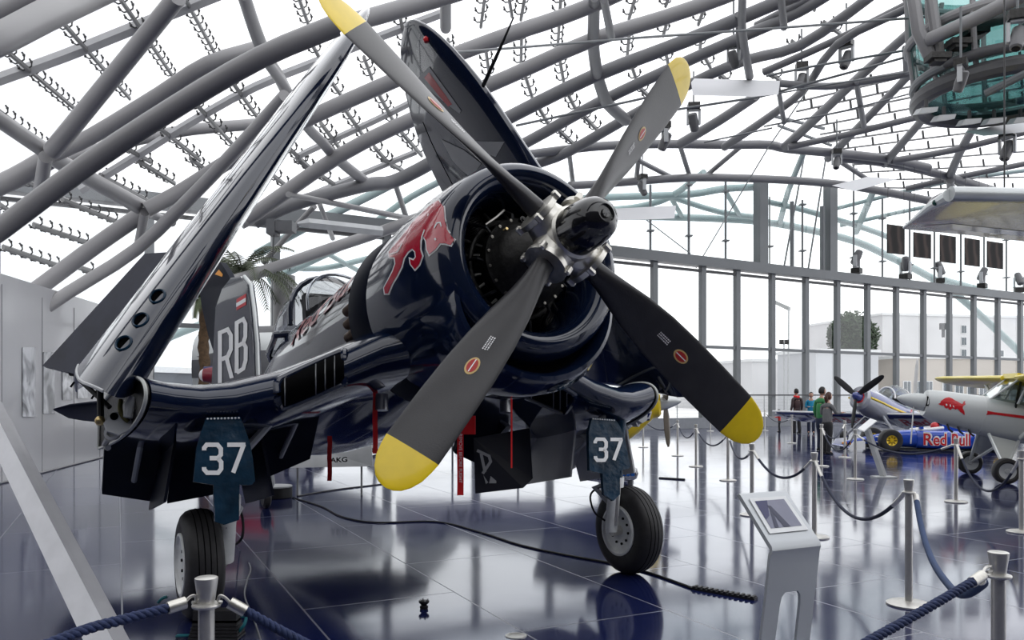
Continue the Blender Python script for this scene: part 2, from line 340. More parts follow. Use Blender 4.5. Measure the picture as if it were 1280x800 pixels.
# glazing rails with their spider fittings
RAILS = [((10,65),(110,150)),((80,30),(162,123)),((150,-2),(217,97)),((230,-4),(272,73)),((0,140),(60,184)),((290,102),(322,147)),((245,130),(294,184)),((197,158),(250,200)),((130,170),(188,202)),((0,256),(22,270)),((25,222),(46,234)),((42,281),(112,304)),((78,249),(148,278)),((4,309),(76,333)),((170,199),(218,229)),((125,219),(184,250)),((92,332),(120,341)),((238,198),(262,216)),
 ((373,-4),(386,32)),((386,48),(398,70)),((499,14),(508,62)),((455,72),(465,98)),((430,135),(457,174)),((472,115),(493,154)),((606,-3),(601,33)),((607,60),(612,97)),((414,102),(427,120)),((502,166),(527,194)),((468,184),(484,202)),((362,186),(390,212)),((342,220),(360,234)),((401,154),(428,190)),((479,199),(503,213)),((372,200),(393,214)),((402,220),(426,236)),((540,150),(552,180)),((575,58),(578,80)),
 ((656,-3),(651,24)),((652,44),(651,82)),((656,93),(666,124)),((671,130),(687,158)),((698,162),(719,182)),((701,-3),(697,62)),((700,76),(705,104)),((709,116),(721,139)),((729,144),(748,164)),((794,-3),(786,24)),((787,40),(784,69)),((789,80),(796,102)),((836,-3),(832,7)),((835,23),(829,44)),((831,60),(835,79)),((881,8),(873,30)),((877,43),(875,60)),((879,68),(888,84)),((896,90),(911,102)),((800,110),(815,124)),((958,88),(975,100)),((1020,-3),(1018,12)),((1030,28),(1050,42)),((640,20),(636,-4)),((1000,60),(990,52)),((610,160),(640,186)),((560,50),(562,64))]
def rail_mesh(A, B, spider=None, step=None, r=None, tick=0):
    dm = (A.y + B.y) / 2; spider = spider or .0075 * dm; step = step or .025 * dm; r = r or .0027 * dm; q_ = spider / .17
    mb = MB(); d = B - A; L = d.length; d.normalize(); c = (A + B) / 2
    n = V(((c.dot(E1) - SH['c1']) / SH['a'] ** 2 * E1.x + (c.dot(E2) - SH['c2']) / SH['b'] ** 2 * E2.x, (c.dot(E1) - SH['c1']) / SH['a'] ** 2 * E1.y + (c.dot(E2) - SH['c2']) / SH['b'] ** 2 * E2.y, c.z / SH['h'] ** 2)).normalized()
    s = d.cross(n).normalized()
    mb.tube([A, B], r, 6, flat=(1.3, .8)); mb.mat(1); k = max(2, min(40 if tick else 14, int(L / step)))
    for i in range(k):
        p = A + d * L * (i + .5) / k
        if tick: mb.tube([p, p + n * tick], .055, 5); continue
        for sg in (-1, 1):
            mb.tube([p, p + s * sg * spider * .7 + n * .02 * q_, p + s * sg * spider + n * .10 * q_], .020 * q_, 5); mb.ball(p + s * sg * spider + n * .11 * q_, .042 * q_, 6); mb.tube([p + s * sg * spider + n * .11 * q_, p + s * sg * spider + n * .19 * q_], .026 * q_, 5)
    return mb
for a, c in RAILS:
    structure(rail_mesh(on_shell(*a, .985), on_shell(*c, .985)), 'glazing_rail', [RAIL, SPID])
for i in range(13):     # the flatter rows over the far end
    y0 = 118 + 9.5 * i; A = on_shell(985 + 10 * i, y0 + 12, .99); B = on_shell(1300, y0 - 62 + 7 * i, .99)
    structure(rail_mesh(A, B, .1, 1.15, .034, .40), 'glazing_rail', [RAIL, SPID])
# arches of the roof over and behind the viewer
for e1 in (2, 10, 18, 27, 36): 
    P = [EE(e1, e2, shell(e1, e2, .95)) for e2 in [-22 + 2.2 * i for i in range(11)] if shell(e1, e2, .95)]
    if len(P) > 2: structure(MB().tube(P, .24, 10), 'roof_tube', TUBE)
for e2 in (-18, -11, -4, 3):
    P = [EE(e1, e2, shell(e1, e2, .96)) for e1 in [0 + 3 * i for i in range(16)] if shell(e1, e2, .96)]
    if len(P) > 2: structure(MB().tube(P, .24, 10), 'roof_tube', TUBE)

# ------------------------------------------------------------------ the glass front
def FT(t, z=0, off=0): return V((4.85 + .868 * t, 38.5 + .497 * t, z)) + E2 * off
PG = glass('front_glass', (.96, .98, .98), .018)
tm = [-40, -35, -30, -25, -20.4, -16, -11.5, -7.4, -3.6, -.6, 2.55, 5.755, 8.2, 10.84, 13.53, 16.2, 18.92, 21.66, 24.4, 27.15, 29.87, 32.7, 35.5, 38.4, 41.3, 44.2, 47, 50]
def bar(A, B, wx, wy, name='trim_1', m=TUBED, d=None):
    A, B = V(A), V(B); z = (B - A).normalized(); x = (d or E1); x = (x - z * x.dot(z)).normalized(); y = z.cross(x)
    mb = MB(); vs = []
    for p in (A, B):
        for sx, sy in ((-1, -1), (1, -1), (1, 1), (-1, 1)): vs.append(p + x * wx * sx / 2 + y * wy * sy / 2)
    mb.add(vs, [(0, 1, 2, 3), (7, 6, 5, 4), (0, 4, 5, 1), (1, 5, 6, 2), (2, 6, 7, 3), (3, 7, 4, 0)]); return structure(mb, name, m, 0)
BH = 8.55
ntrim = 0
for i, t in enumerate(tm):
    bar(FT(t), FT(t, BH - .1), .30, .26, 'trim_%d' % (i + 1))
bar(FT(-42, BH + .05), FT(52, BH + .05), .5, .62, 'trim_40', TUBED, V((0, 0, 1)))
bar(FT(-42, BH - .42), FT(52, BH - .42), .12, .2, 'trim_41', mat('dark_transom', (.05, .05, .055), .5), V((0, 0, 1)))
bar(FT(-42, 4.22), FT(52, 4.22), .16, .16, 'trim_42', TUBED, V((0, 0, 1)))
bar(FT(-42, 1.72, -.2), FT(52, 1.72, -.2), .07, .07, 'trim_43', mat('dark_transom', (.05, .05, .055), .5), V((0, 0, 1)))
bar(FT(-42, .28), FT(52, .28), .55, .3, 'trim_44', mat('plinth_grey', (.20, .21, .23), .5), V((0, 0, 1)))
for i in range(len(tm) - 1):
    a, c = tm[i] + .13, tm[i + 1] - .13
    structure(quad([FT(a, .5, .05), FT(c, .5, .05), FT(c, BH - .3, .05), FT(a, BH - .3, .05)]), 'window_%d' % (i + 1), PG, 0)
# columns and clerestory glass above the transom
def ftx(px):  # where along the front a pixel column falls
    k = (px - 640) / FOC; return (38.5 * k - 4.85) / (.868 - .497 * k)
cols = [(951, .62, 223), (1038, .62, 230)]
for px, w, ytop in cols:
    t = ftx(px); D = FT(t).y; bar(FT(t, BH + .2), FT(t, CAMH + (HOR - ytop) / FOC * D), w, .5, 'trim_5%d' % (px % 10))
for i, (px, yt, w) in enumerate([(748,262,.1),(813,231,.13),(861,222,.14),(907,226,.13),(962,246,.08),(990,252,.24),(1003,250,.12),(1028,258,.3),(1067,207,.12),(1103,236,.12),(1137,236,.12),(1168,254,.13),(1201,250,.14),(1230,262,.12),(1258,268,.12)]):
    t = ftx(px); D = FT(t).y; zt = CAMH + (HOR - yt) / FOC * D
    mb = MB().tube([FT(t, BH + .2), FT(t, zt)], w * .5, 8); z = BH + 1.3
    while z < zt - .2 and w < .2: mb.box(FT(t, z), (.34, .34, .07)); z += 2.6
    structure(mb, 'trim_%d' % (60 + i), TUBED)
structure(MB().tube([FT(ftx(960), 17.05), FT(ftx(1030), 17.05)], .1, 6), 'trim_80', TUBED)
structure(MB().tube([FT(ftx(962), 16.3, -.6), FT(ftx(1028), 15.9, -.6)], .09, 6), 'trim_81', TUBED)
for a, c in (((975,322),(1002,254)), ((1005,322),(1028,260))): 
    structure(MB().tube([FT(ftx(a[0]), BH + .3, -.3), FT(ftx(c[0]), 15.6, -.3)], .05, 6), 'trim_82', TUBED)
mb = MB(); N = 60
rowa = [FT(-38 + 88 * i / N, BH + .3) for i in range(N + 1)]; rowb = []
for p in rowa:
    z = shell(p.dot(E1), p.dot(E2), 1.0) or BH + .3
    rowb.append(V((p.x, p.y, max(z, BH + .3))))
mb.grid([rowa, rowb]); structure(mb, 'window_60', glass('clerestory_glass', (.93, .97, .965), .02), 0)
# tie cables on the transom
structure(MB().tube([at(808, 275, 40.5), FT(ftx(860), BH + .35, -.2)], .03, 5), 'tie_rod', TUBED)
# ------------------------------------------------------------------ left partition wall
WA, WB = V((-9.62, 14.75, 0)), V((-11.9, 25.5, 0))
WALLM = mat('satin_white_wall', (.76, .76, .78), .22, 0, .25, .03, .4)
d = (WB - WA).normalized(); nrm = V((d.y, -d.x, 0)) 
A2 = WA - d * 7; B2 = WB + d * 2
zA, zB = 4.02, 4.25
mb = MB().add([A2, B2, B2 + V((0, 0, zB)), A2 + V((0, 0, 3.85))] , [(0, 1, 2, 3)]); mb.prism([A2, B2, B2 + V((0, 0, zB)), A2 + V((0, 0, 3.85))], -nrm, .25)
structure(mb, 'wall_left', WALLM, 0)
SEAM = mat('panel_seam', (.22, .22, .23), .6)
for k in range(8):
    p = A2 + d * (2.1 * k + 1.2) + nrm * .004
    structure(MB().tube([p, p + V((0, 0, 3.8))], .008, 4), 'trim_9%d' % k, SEAM)
structure(MB().tube([A2 + nrm * .01 + V((0, 0, .02)), B2 + nrm * .01 + V((0, 0, .02))], .02, 4), 'baseboard_left', SEAM)
# mottled grey strips on the wall
pm = bpy.data.materials.new('grey_mottle'); pm.use_nodes = True; nt = pm.node_tree; b = nt.nodes['Principled BSDF']; b.inputs['Roughness'].default_value = .25
tc = nt.nodes.new('ShaderNodeTexCoord'); w = nt.nodes.new('ShaderNodeTexNoise'); w.inputs['Scale'].default_value = 1.6; w.inputs['Distortion'].default_value = 1.2; nt.links.new(tc.outputs['Object'], w.inputs['Vector'])
r = nt.nodes.new('ShaderNodeValToRGB'); r.color_ramp.elements[0].position = .36; r.color_ramp.elements[0].color = (.12, .125, .14, 1); r.color_ramp.elements[1].position = .62; r.color_ramp.elements[1].color = (.62, .63, .66, 1)
nt.links.new(w.outputs['Fac'], r.inputs['Fac']); nt.links.new(r.outputs['Color'], b.inputs['Base Color'])
for i, (x0, x1, yt, yb, lb) in enumerate([(27,43,434,521,'tall grey aircraft print on the white wall, leftmost of four'),(53,67,440,517,'grey aircraft print on the white wall, second from left'),(77,89,462,500,'grey aircraft print on the white wall, third from left'),(96,108,476,498,'small grey aircraft print on the white wall, nearest the folded wing')]):
    def wp(px, py):
        q = ray(px, py); tt = (WA - EYE).dot(nrm) / q.dot(nrm); return EYE + q * tt + nrm * .012
    mb = MB().prism([wp(x0, yb), wp(x1, yb), wp(x1, yt), wp(x0, yt)], nrm, .012)
    thing(mb, 'wall_strip', pm, lb, 'picture', 'prints on the white wall', 0)

# unseen dark wall added behind the viewer to darken the reflections
mb = MB().box((14, -4.2, 4.2), (48, .3, 8.4)); structure(mb, 'added_wall_back', mat('added_dark_wall', (.035, .035, .04), .6), 0)

mb = MB().box((-9.9, .6, 2.4), (.3, 9.6, 4.8)); structure(mb, 'added_wall_side', MATS['added_dark_wall'], 0)  # unseen dark wall added off frame left to darken the cowling side
# ================================================================== THE NAVY FIGHTER
psi, th = R(30.45), R(10.4)
HUB = V((.33, 5.11, 2.67))
fw = V((sin(psi) * cos(th), -cos(psi) * cos(th), sin(th))); lf = V((cos(psi), sin(psi), 0)); up = (-lf).cross(fw).normalized()
ML = Matrix((fw, lf, up)).transposed()                     # columns: forward, left, up
def L(x, y, z): return HUB + ML @ V((x, y, z))
def Lv(p): return HUB + ML @ V(p)
MLi = ML.transposed()
def toL(w): return MLi @ (V(w) - HUB)
def Lx(px, py, x):      # local point seen at a pixel in the plane x = const of the aircraft
    o = MLi @ (EYE - HUB); d = MLi @ ray(px, py); return o + d * ((x - o.x) / d.x)
def Ly(px, py, y):
    o = MLi @ (EYE - HUB); d = MLi @ ray(px, py); return o + d * ((y - o.y) / d.y)
PLANE = empty('fighter_plane', (HUB.x, HUB.y, 0), 'dark navy propeller fighter plane with wings folded up and a four-bladed propeller', 'airplane')

def P_(mb, name, m, parent=PLANE, smooth=35): return mb.map(Lv).build(name, m, parent, smooth)
# fuselage ---------------------------------------------------------
SEC = [(-1.7, 0, .70, .70, .70), (-2.4, 0, .71, .74, .69), (-3.2, 0, .73, .80, .67), (-4.0, 0, .78, .82, .64), (-4.7, 0, .82, .80, .61), (-5.4, 0, .86, .75, .57), (-6.2, .02, .74, .66, .48), (-7.2, .08, .56, .50, .36), (-8.2, .14, .40, .34, .23), (-9.0, .18, .25, .2, .11), (-9.4, .2, .1, .1, .03)]
def sec_at(x):
    for a, b in zip(SEC, SEC[1:]):
        if b[0] <= x <= a[0]:
            k = (a[0] - x) / (a[0] - b[0]); return [p + (q - p) * k for p, q in zip(a, b)]
    return list(SEC[0] if x > SEC[0][0] else SEC[-1])
rows = []
xs = [-1.7 - .2 * i for i in range(39)]
for x in xs:
    _, zc, t, bt, w = sec_at(x)
    rows.append([(x, w * math.copysign(abs(cos(a)) ** .9, cos(a)), zc + (t if sin(a) > 0 else bt) * math.copysign(abs(sin(a)) ** .95, sin(a))) for a in [2 * pi * k / 44 for k in range(44)]])
fus = MB().grid(rows, True, True, True); P_(fus, 'fuselage', NAVY)
# cowling ------------------------------------------------------------
prof = [(-1.0, .47), (-.6, .485), (-.43, .50), (-.36, .525), (-.31, .565), (-.295, .60), (-.305, .635), (-.35, .672), (-.43, .70), (-.58, .722), (-.85, .742), (-1.2, .748), (-1.62, .738), (-1.62, .70)]
cow = MB().lathe(prof, (0, 0, 0), (1, 0, 0), 72); cow.map(Lv); cowb = cow.bvh(); cow.build('cowling', NAVY, PLANE)
mb = MB().lathe([(-1.60, .725), (-1.64, .745), (-1.96, .765), (-1.965, .745), (-1.66, .715)], (0, 0, 0), (1, 0, 0), 72); P_(mb, 'cowl_flap_ring', NAVYM)
# chin intake under the nose
rows = []
for i in range(33):
    a = R(-72 + 144 * i / 32); k = max(0, cos(a * 1.25)) ** .7; ro = .60 + .22 * k
    d = V((0, sin(a), -cos(a))); pr = [(-.95, .60 + .10 * k), (-.5, ro - .045), (-.40, ro - .03), (-.355, ro), (-.37, ro + .03), (-.5, ro + .05 * k + .045), (-.9, max(.742, ro + .06 * k)), (-1.35, .752), (-1.6, .742)]
    rows.append([V((x, 0, 0)) + d * r for x, r in pr])
P_(MB().grid(rows), 'chin_intake', NAVY)
rows = [[V((-.52, 0, 0)) + V((0, sin(a), -cos(a))) * r for r in (.58, .62 + .16 * max(0, cos(a * 1.25)) ** .7)] for a in [R(-70 + 140 * i / 28) for i in range(29)]]
P_(MB().grid(rows), 'chin_duct', BLACK)
# engine ----------------------------------------------------------
mb = MB().lathe([(-.16, .09), (-.20, .12), (-.26, .16), (-.31, .215), (-.38, .27), (-.44, .295), (-.46, .32), (-.50, .32), (-.52, .29), (-.72, .31), (-.74, .34), (-.8, .34)], (0, 0, 0), (1, 0, 0), 40)
ENG = P_(mb, 'engine_case', GUNM)
mb = MB().lathe([(-.98, .01), (-.98, .52)], (0, 0, 0), (1, 0, 0), 36); P_(mb, 'firewall_baffle', BLACK)
def radial(a, r, x): return V((x, r * sin(a), r * cos(a)))
for k in range(9):
    a = 2 * pi * k / 9 + .2
    mb = MB(); d = V((0, sin(a), cos(a)))
    pr = []
    for j in range(12): pr += [(.30 + j * .016, .085), (.304 + j * .016, .098), (.310 + j * .016, .098), (.314 + j * .016, .085)]
    mb.lathe([(.28, .07)] + pr + [(.50, .06)], (-.84, 0, 0), d, 16); P_(mb, 'engine_cylinder', GUNM)
    for s in (-.13, .13):
        b1, b2 = radial(a + s * .9, .29, -.6), radial(a + s * 1.3, .46, -.72)
        P_(MB().tube([b1, b2], .011, 6), 'push_rod', mat('rod_metal', (.3, .29, .27), .35, .8))
for k in range(18):   # ring of case bolts
    a = 2 * pi * k / 18; 
    P_(MB().lathe([(0, .012), (.02, .012), (.021, 0)], radial(a, .305, -.46), (1, 0, 0), 6), 'case_bolt', mat('bolt_metal', (.2, .19, .17), .4, .8), ENG)
def near(px, py, x): p = Lx(px, py, x); return p
P_(MB().tube([radial(2 * pi * i / 40, .355, -.62) for i in range(40)], .018, 8, closed=True), 'ignition_ring', GUNM)
for k in range(14):
    a = 2 * pi * k / 14 + .1; rr_ = .13 + .10 * ((k * 7) % 5) / 5
    P_(MB().lathe([(0, .018), (.02, .018), (.03, .010), (.05, .010), (.051, 0)], radial(a, rr_ + .05, -.36 - .25 * rr_), (1, .2 * sin(k), .2 * cos(k)), 10), 'case_fitting', MATS['bolt_metal'] if k % 3 else BRASS, ENG)
for px, py, r, x in ((633, 306, .03, -.40), (651, 276, .022, -.38)):
    P_(MB().lathe([(0, r), (.03, r), (.032, r * .5), (.045, r * .5), (.046, 0)], near(px, py, x), (1, 0, 0), 16), 'case_plug', BRASS if r > .025 else GUNM)
for a, r, h, x in ((.9, .20, .10, -.42), (2.2, .2, .09, -.42), (3.6, .2, .1, -.42), (5.2, .2, .08, -.42), (4.4, .22, .06, -.44)):
    P_(MB().lathe([(0, .05), (h * .6, .045), (h, .028), (h + .02, .0)], radial(a, r, x), (1, 0, 0), 14), 'magneto', GUNM)
P_(MB().tube([near(607, 281, -.5), near(620, 272, -.48), near(630, 263, -.5)], .010, 6), 'ignition_lead', mat('rod_metal', (.3, .29, .27), .35, .8))
for k in range(9):
    a = 2 * pi * k / 9 + .5
    P_(MB().tube([radial(a, .30, -.5), radial(a + .05, .36, -.5), radial(a + .1, .43, -.62)], .012, 6), 'ignition_lead', BLK)
# propeller ---------------------------------------------------------
roll = R(48.8)
PROP = P_(MB().lathe([(.15, .05), (.15, .155), (.13, .175), (.05, .185), (-.06, .185), (-.12, .16), (-.17, .12), (-.2, .11)], (0, 0, 0), (1, 0, 0), 32), 'propeller_hub', HUBM)
def bladedir(k):
    a = roll + pi / 2 * k; e = V((0, -sin(a), cos(a))); t = V((1, 0, 0)).cross(e); return e, t
ST = [(.19, .135, .135, 62), (.28, .138, .13, 61), (.40, .17, .11, 58), (.52, .215, .085, 54), (.68, .270, .064, 48), (.9, .315, .048, 42), (1.15, .335, .037, 36), (1.4, .340, .030, 31), (1.6, .338, .024, 28), (1.74, .335, .020, 26), (1.80, .320, .018, 25.5), (1.87, .29, .015, 25), (1.93, .232, .012, 24.5), (1.97, .165, .009, 24), (1.993, .09, .006, 24), (2.0, .02, .003, 24)]
def bst(r):
    for a, b in zip(ST, ST[1:]):
        if a[0] <= r <= b[0] + 1e-9:
            k = (r - a[0]) / (b[0] - a[0]); return [p + (q - p) * k for p, q in zip(a, b)]
    return ST[-1]
def bsurf(k, r, c, side, off=0.):     # c: -1 trailing .. 1 leading, side +1 = front face
    e, t = bladedir(k); _, ch, tk, be = bst(r); be = R(be)
    cd = t * cos(be) + V((1, 0, 0)) * sin(be); nd = V((1, 0, 0)) * cos(be) - t * sin(be)
    h = tk / 2 * sqrt(max(0, 1 - c * c)) * (1.15 if side > 0 else .85)
    return e * r + cd * (ch / 2 * c) + nd * (h * side + off * side)
def blade_mesh(k, rs):
    rows = []
    for r in rs:
        rows.append([bsurf(k, r, cos(2 * pi * j / 28), 1 if j < 14 else -1) for j in range(28)])
    return MB().grid(rows, True, True, True)
NAMES = ['upper left', 'lower left', 'lower right', 'upper right']
for k in range(4):
    e, t = bladedir(k)
    B_ = P_(blade_mesh(k, [s[0] for s in ST[:10]]), 'propeller_blade', BLADE)
    P_(blade_mesh(k, [s[0] for s in ST[9:]]), 'blade_tip', YEL, B_)
    # root collar with bolts
    P_(MB().lathe([(.05, .185), (.10, .165), (.15, .14), (.205, .125), (.215, .148), (.25, .148), (.256, .10)], (0, 0, 0), e, 28), 'blade_collar', HUBM, PROP)
    for j in range(4):
        a = pi / 4 + pi / 2 * j; q = e * .212 + (t * cos(a) + V((1, 0, 0)) * sin(a)) * .158
        P_(MB().lathe([(0, .022), (.045, .022), (.055, .014), (.056, 0)], q, e, 10), 'clamp_bolt', HUBM, PROP)
    def patch(r0, c0, rr, cc, off, n=18):
        vs = [bsurf(k, r0, c0, 1, off)] + [bsurf(k, r0 + rr * sin(2 * pi * i / n), c0 + cc * cos(2 * pi * i / n), 1, off) for i in range(n)]
        return MB().add(vs, [(0, i + 1, (i + 1) % n + 1) for i in range(n)])
    EM = P_(patch(1.13, .05, .062, .24, .003), 'maker_emblem', mat('emblem_tan', (.60, .42, .17), .4), B_)
    P_(patch(1.13, .05, .048, .18, .005), 'emblem_disc', mat('emblem_red', (.42, .02, .018), .4), EM)
    P_(MB().add([bsurf(k, 1.13 + s * .046, .05 + u, 1, .007) for s, u in ((-1, -.02), (-1, .02), (1, .02), (1, -.02))], [(0, 1, 2, 3)]), 'emblem_bar', MARK, EM)
    mb = MB(); rnd = random.Random(k)
    for ln in range(3):
        r = .90
        while r < 1.0:
            w = rnd.choice((.006, .009, .012)); c = -.02 + ln * .09
            mb.add([bsurf(k, r, c, 1, .003), bsurf(k, r + w, c, 1, .003), bsurf(k, r + w, c + .05, 1, .003), bsurf(k, r, c + .05, 1, .003)], [(0, 1, 2, 3)]); r += w + .005
    P_(mb, 'stencil_lines', MARK, B_)
mb = MB().lathe([(.08, .10), (.10, .152), (.115, .160), (.14, .158), (.27, .154), (.34, .145), (.40, .126), (.435, .10), (.455, .066), (.458, .058), (.443, .052), (.443, .030), (.455, .026), (.458, 0)], (0, 0, 0), (1, 0, 0), 48)
P_(mb, 'propeller_dome', mat('dome_black_gloss', (.008, .008, .010), .13, 0, .6, .2, 6.))
# centre wing (inverted gull) -------------------------------------------
WS = [(-.45, -1.15, 2.95, -.40, .50), (-.75, -1.28, 2.85, -.46, .50), (-1.0, -1.37, 2.75, -.565, .48), (-1.4, -1.44, 2.65, -.71, .45), (-1.75, -1.48, 2.58, -.785, .43), (-1.95, -1.51, 2.5, -.795, .42), (-2.12, -1.54, 2.42, -.77, .41), (-2.26, -1.56, 2.38, -.735, .41)]
def foil(n=22, te=.004):
    cs = [.5 * (1 - cos(pi * i / n)) for i in range(n + 1)]
    f = lambda c: 5 * (.2969 * sqrt(c) - .126 * c - .3516 * c * c + .2843 * c ** 3 - .1030 * c ** 4)
    return [(c, f(c) + te) for c in cs[::-1]] + [(c, -.85 * f(c) - te) for c in cs[1:]]
FO = foil()
CUT = .55
FK = [(c * CUT, h) for c, h in [(c, 5 * (.2969 * sqrt(c * CUT) - .126 * c * CUT - .3516 * (c * CUT) ** 2 + .2843 * (c * CUT) ** 3 - .1030 * (c * CUT) ** 4) * sg + .004 * sg) for sg, lst in ((1, [.5 * (1 - cos(pi * i / 22)) for i in range(22, -1, -1)]), (-.85, [.5 * (1 - cos(pi * i / 22)) for i in range(1, 23)])) for c in lst]]
wingb = {}
for sd, nm in ((-1, 'starboard'), (1, 'port')):
    rows = []
    ym = 1.0 if sd < 0 else .865
    for y, le, ch, z, tk in WS:
        shr = max(0, -y - 1.4) / .86 * .20
        rows.append([(le - ch * c, (-y + shr * c / CUT) * sd * ym, z + .02 * (1 - c) + tk * h - .05 * c) for c, h in FK])
    mb = MB().grid(rows, True, True, True); mb.map(Lv); wingb[sd] = mb.bvh(); mb.build('centre_wing', NAVY, PLANE)
    # fold rib, hinge and rods
    yy = 2.275 * sd * ym
    out = [V((WS[-1][1] - WS[-1][2] * c, yy + .20 * c / CUT * sd, WS[-1][3] + .02 * (1 - c) + WS[-1][4] * h - .05 * c)) for c, h in FK]
    RIB = P_(MB().prism(out, (0, sd, 0), .012), 'fold_rib', GUNM)
    P_(MB().tube([p + V((0, sd * .02, 0)) for p in out], .013, 6, closed=True), 'rib_rim', mat('rim_primer_grey', (.48, .49, .47), .5), RIB)
    def fp(px, py, x, dy=0.):
        p = Lx(px, py, x); return V((p.x, -p.y * ym if sd > 0 else p.y, p.z)) + V((0, sd * dy, 0))
    lug = [fp(x, y, -2.0) for x, y in ((129, 530), (141, 517), (158, 514), (166, 533), (158, 540), (148, 545), (133, 540))]
    P_(MB().prism(lug, (1, 0, 0), .05), 'hinge_lug', LGREY, RIB)
    P_(MB().lathe([(0, .026), (.055, .026), (.056, 0)], fp(142, 522, -2.0), (1, 0, 0), 16), 'hinge_pin', BLACK, RIB)
    P_(MB().tube(smooth_path([fp(151, 500, -1.98), fp(150, 512, -1.95), fp(155, 522, -1.95), fp(161, 527, -1.95)], 4), .016, 8), 'hydraulic_hose', mat('hose_olive', (.10, .09, .02), .5), RIB)
    P_(MB().tube([fp(168, 498, -1.9), fp(162, 508, -1.9), fp(160, 522, -1.9)], [.04, .042, .03], 10), 'fold_actuator', LGREY, RIB)
    P_(MB().tube([fp(176, 492, -1.85), fp(173, 512, -1.85)], .03, 10), 'fold_actuator', GUNM, RIB)
    P_(MB().lathe([(0, .045), (.05, .05), (.055, .03), (.02, .028), (.02, 0)], fp(143, 542, -2.1), (1, -.5 * sd * -1, 0), 18), 'pulley', LGREY, RIB)
    P_(MB().tube([fp(135, 548, -2.2), fp(131, 556, -2.3), fp(135, 560, -2.25)], .022, 8), 'valve_block', LGREY, RIB)
    P_(MB().tube([fp(125, 478, -2.1), fp(126, 527, -2.1)], .022, 8), 'lock_rod', BLK, RIB)
    P_(MB().tube([fp(101, 476, -2.3), fp(137, 509, -2.1)], .018, 8), 'lock_rod', BLK, RIB)
    P_(MB().ball(fp(125, 526, -2.08), .035, 10), 'rod_end', BRASS, RIB)
# folded outer wings -----------------------------------------------------
hy, hz, lean, tau, x0, sw, c0, c1, SP = 2.5, -.462, .559, .134, -1.683, .077, 2.739, 1.511, 4.297
def OW(sd, s, c, sg, off=0.):
    d = V((0, -sd * sin(lean), cos(lean))); ot = V((0, sd * cos(lean), sin(lean)))
    cd = V((-cos(tau), 0, 0)) + ot * sin(tau); nr = ot * cos(tau) + V((sin(tau), 0, 0))
    t = s / SP; ch = c0 + (c1 - c0) * t; le = x0 - sw * s; k = 1.
    if t > .72: e = min(1, (t - .72) / .28); k = sqrt(max(.0008, 1 - e * e))
    qc = .35 * ch; f = 5 * (.2969 * sqrt(c) - .126 * c - .3516 * c * c + .2843 * c ** 3 - .1030 * c ** 4)
    return V((le - qc, hy * sd, hz)) + d * s + cd * (c * ch * k - qc * k) + nr * sg * (f * (.15 - .05 * t) * ch * k + .004 + off)
oww = {}
def lerp_t(T, x):
    for (a, p), (b, q) in zip(T, T[1:]):
        if a <= x <= b: return p + (q - p) * (x - a) / (b - a)
    return T[-1][1]
def cut(s, c, sg):
    s0 = lerp_t([(0, -.2), (.1, -.17), (.4, .10), (1, .2)] if sg > 0 else [(0, -.2), (.11, .02), (.3, .2), (.6, .3), (1, .3)], c); k = max(0, 1 - (s + .12) / 1.0); return s + (s0 + .12) * k
SS = [-.12, 0, .3, .7, 1.2, 1.7, 2.2, 2.7, 3.1, 3.35, 3.55, 3.75, 3.9, 4.02, 4.12, 4.2, 4.25, 4.28, 4.295]
cs = [.5 * (1 - cos(pi * i / 22)) for i in range(23)]
